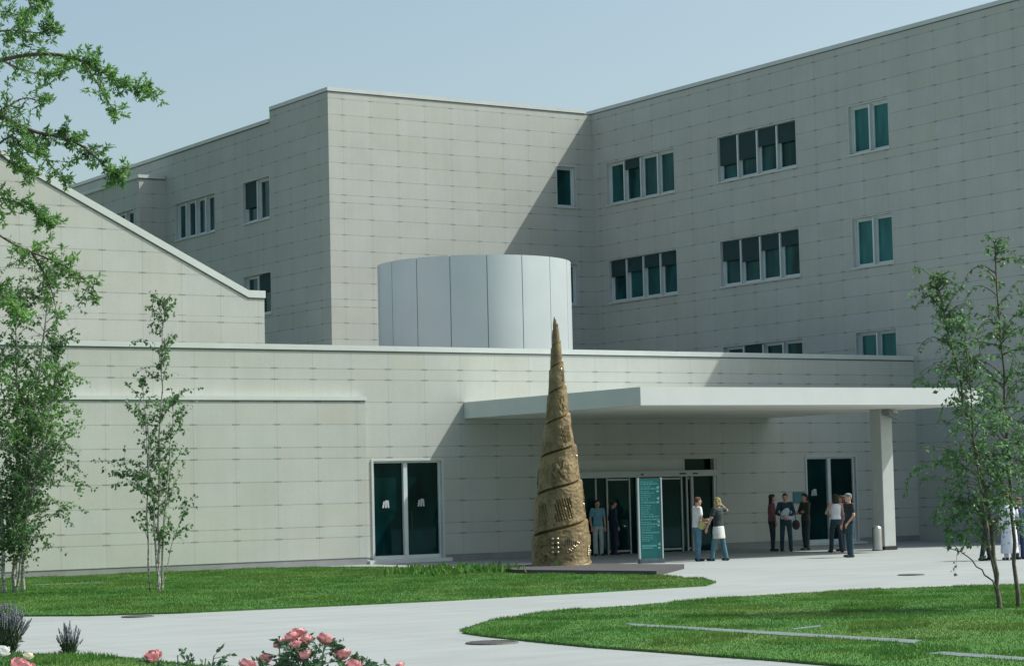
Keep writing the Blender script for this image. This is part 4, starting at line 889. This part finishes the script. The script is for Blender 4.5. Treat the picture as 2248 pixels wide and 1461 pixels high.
    if coat:
        c = MB(); c.loft([((0, 0, 0.18), 0.25, 0.20), ((0, 0, 0.5), 0.235, 0.18), ((0, 0, 0.90), 0.205, 0.15), ((0, 0, 1.10), 0.180, 0.135), ((0, lean*0.3, 1.27), 0.195, 0.140), ((0, lean*0.45, 1.39), 0.19, 0.115), ((0, lean*0.5, 1.46), 0.085, 0.075)])
        for sh, (el, wr) in ((L_sh, LA), (R_sh, RA)):
            el = Vector(el); wr = Vector(wr); c.cap(sh, el, 0.080, 0.064); c.cap(el, el.lerp(wr, 0.92), 0.064, 0.052)
        remesh(c, 'long_coat', coat if not isinstance(coat, tuple) else mc(coat), t, R_, 0.014, 1)
    if cap:
        c = MB(); c.ell(hp((0, 0.0, 0.07)), (0.090, 0.104, 0.062), 16, 8, Rt); c.ell(hp((0, 0.12, 0.052)), (0.065, 0.06, 0.012), 14, 6, Rt); remesh(c, 'cap', mc(cap), t, R_, 0.010, 1)
    t['_R'] = [list(r) for r in R_]
    return t, R_
def held(name, label, cat, mb, mat, R_, bevel=0):
    o = mb.build(name, mat, None, bevel=bevel); o.data.transform(R_); tag(o, label, cat); return o
def oriented(mb, c, ax, ay, az, sx_, sy_, sz_):
    c = Vector(c); v = [c+ax*(i*sx_/2)+ay*(j*sy_/2)+az*(k*sz_/2) for k in (-1, 1) for j in (-1, 1) for i in (-1, 1)]
    return mb.add(v, [(0,2,3,1), (4,5,7,6), (0,1,5,4), (2,6,7,3), (0,4,6,2), (1,3,7,5)])
X_, Y_, Z_ = Vector((1, 0, 0)), Vector((0, 1, 0)), Vector((0, 0, 1))
TOCAM = math.atan2(-0.837, -0.547); RIGHT = math.atan2(-0.547, 0.837); AWAYA = TOCAM+pi; LEFT = RIGHT+pi
WHITE = (0.62, 0.65, 0.66); JEANS = (0.07, 0.15, 0.22)
_, r1 = person('man in a white shirt and jeans standing in profile with papers', 33.50, 43.15, RIGHT+0.35, 1.56, WHITE, (0.08, 0.17, 0.25), (0.06, 0.03, 0.02), 0, 'short', LA=((-0.24, 0.06, 1.14), (-0.10, 0.27, 1.10)), RA=((0.25, 0.02, 1.14), (0.12, 0.26, 1.06)), stance=0.25, lean=0.03)
m = MB(); oriented(m, (0.0, 0.37, 1.10), X_, Vector((0, 0.8, 0.6)), Vector((0, -0.6, 0.8)), 0.22, 0.30, 0.008); held('paper_sheets', 'white sheets held by the man in the white shirt', 'papers', m, M['sticker'], r1)
m = MB(); m.ell((0.20, 0.06, 0.96), (0.07, 0.13, 0.12), 14, 10); m.tube([(0.18, 0.0, 1.06), (0.12, 0.1, 1.25), (-0.02, 0.11, 1.40), (-0.1, 0.02, 1.44)], 0.014, 6); held('shoulder_bag', 'olive yellow shoulder bag on the hip of the man in white', 'bag', m, cloth((0.36, 0.36, 0.16)), r1)
person('woman in a dark top with a pale wrap round her jeans and one elbow raised', 33.85, 42.75, LEFT-0.75, 1.54, (0.015, 0.03, 0.03), (0.05, 0.15, 0.19), (0.22, 0.20, 0.08), 0.07, 'short', skirt=(0.50, 0.52, 0.49), RA=((0.42, 0.02, 1.36), (0.20, 0.04, 1.52)), LA=((-0.27, 0.05, 1.14), (-0.30, 0.16, 0.90)), stance=0.5)
person('long haired woman in a reddish brown top and dark trousers', 39.45, 47.45, RIGHT+0.1, 1.56, (0.17, 0.075, 0.085), (0.012, 0.03, 0.04), (0.02, 0.015, 0.018), 0.34, 'long', stance=0.12)
_, r4 = person('man in a dark blue shirt facing out with a pale bundle in his arms', 39.35, 46.75, TOCAM-0.1, 1.58, (0.012, 0.035, 0.055), (0.014, 0.045, 0.06), (0.03, 0.03, 0.02), 0, 'long', LA=((-0.26, 0.02, 1.13), (-0.08, 0.22, 1.02)), RA=((0.27, 0.02, 1.13), (0.10, 0.23, 1.05)), stance=0.2)
m = MB(); m.ell((0.02, 0.21, 1.12), (0.11, 0.05, 0.19), 14, 8, Matrix.Rotation(-0.6, 3, 'Y')); m.ell((-0.08, 0.22, 0.99), (0.13, 0.05, 0.06), 12, 8); held('folded_jacket', 'pale blue jacket carried by the man in dark blue', 'jacket', m, cloth((0.42, 0.50, 0.58)), r4)
m = MB(); m.ell((0.0, 0, 0.0), (0.12, 0.06, 0.15), 12, 8); m.v = [(v[0]-0.30, v[1]+0.02, v[2]+0.78) for v in m.v]; m.tube([(-0.30, 0.02, 0.9), (-0.28, 0.03, 1.08), (-0.23, 0.03, 1.30)], 0.012, 5); held('handbag', 'dark bag hanging beside the man in dark blue', 'bag', m, cloth((0.03, 0.03, 0.035)), r4)
person('dark haired person in black with arms folded beside the notice board', 40.15, 46.85, LEFT+0.5, 1.56, (0.03, 0.04, 0.03), (0.012, 0.025, 0.035), (0.015, 0.015, 0.012), 0.08, 'long', LA=((-0.24, 0.08, 1.14), (0.05, 0.20, 1.12)), RA=((0.24, 0.08, 1.14), (-0.04, 0.19, 1.16)), stance=0.3)
person('woman in a white tank top and dark trousers seen from behind', 39.30, 44.65, AWAYA+0.2, 1.54, (0.60, 0.61, 0.66), (0.014, 0.035, 0.05), (0.015, 0.018, 0.012), 0.13, 'tank', LA=((-0.28, 0.04, 1.15), (-0.12, 0.22, 1.10)), RA=((0.25, 0.02, 1.13), (0.12, 0.22, 1.05)), stance=0.3)
person('woman with a lilac top standing just behind the white tank top', 39.95, 45.15, LEFT+0.4, 1.50, (0.28, 0.20, 0.36), (0.02, 0.04, 0.05), (0.12, 0.07, 0.05), 0.10, 'short', stance=0.1)
_, r7 = person('man in a black shirt and dark jeans standing on the sunlit paving edge', 36.75, 41.25, LEFT+0.35, 1.56, (0.012, 0.022, 0.030), (0.02, 0.055, 0.075), (0.16, 0.15, 0.13), 0, 'short', LA=((-0.25, 0.0, 1.13), (-0.20, 0.16, 0.93)), RA=((0.24, -0.02, 1.13), (0.23, 0.10, 0.89)), stance=0.2, cap=(0.14, 0.15, 0.15), skin=(0.50, 0.30, 0.20))
m = MB(); m.box(-0.14, 0.14, -0.05, 0.05, -0.18, 0.18); m.v = [(v[0]*0.35+0.24, v[1]*2.6-0.06, v[2]+0.82) for v in m.v]; m.tube([(0.25, -0.02, 0.98), (0.16, 0.04, 1.25), (0.0, 0.06, 1.45)], 0.014, 5); held('messenger_bag', 'black messenger bag on the man in the black shirt', 'bag', m, cloth((0.012, 0.016, 0.02)), r7, 0)
def mat_floral():
    m, nt, b = newmat('white_patterned_cloth'); t_ = NT(nt); p, _ = t_.pos(); c = t_.mixc(t_.maprange(t_.noise(p, 9.0, 3), 0.52, 0.60, 0, 1), (0.62, 0.64, 0.72), (0.22, 0.24, 0.36)); t_.l(c, b.inputs['Base Color']); b.inputs['Roughness'].default_value = 0.8; return m
person('red haired woman in a long white patterned dress behind the right birch', 36.78, 35.95, AWAYA+0.3, 1.46, WHITE, (0.5, 0.5, 0.55), (0.16, 0.06, 0.03), 0.06, 'short', coat=mat_floral())
person('person in dark navy clothes close beside the long white dress', 37.25, 36.1, TOCAM+0.5, 1.40, (0.02, 0.04, 0.11), (0.02, 0.04, 0.10), (0.16, 0.10, 0.05), 0, 'long')
person('man in a dark shirt with pale arms walking behind the right birch', 36.42, 36.35, RIGHT, 1.46, (0.02, 0.035, 0.05), (0.012, 0.018, 0.05), (0.02, 0.02, 0.02), 0, 'short', stance=0.7, LA=((-0.25, 0.08, 1.15), (-0.2, 0.28, 1.02)))
person('man in a blue shirt and pale trousers at the glass entrance doors', 35.20, 49.75, TOCAM+0.3, 1.52, (0.10, 0.24, 0.30), (0.30, 0.36, 0.35), (0.03, 0.02, 0.02), 0, 'short')
person('man in dark navy clothes in front of the revolving door glass', 35.80, 49.85, RIGHT+0.4, 1.50, (0.012, 0.030, 0.055), (0.014, 0.02, 0.045), (0.02, 0.02, 0.02), 0, 'long')

# ------------------------------------------------------------------ to metres
done = set()
for o in list(SC.objects):
    if o.type == 'CAMERA' or o.type == 'LIGHT': continue
    if o.data is not None and o.data.name not in done:
        o.data.transform(Matrix.Scale(K, 4)); done.add(o.data.name)
    o.location = o.location*K
    o.matrix_parent_inverse = Matrix.Translation(o.matrix_parent_inverse.translation*K)
    if '_R' in o: del o['_R']
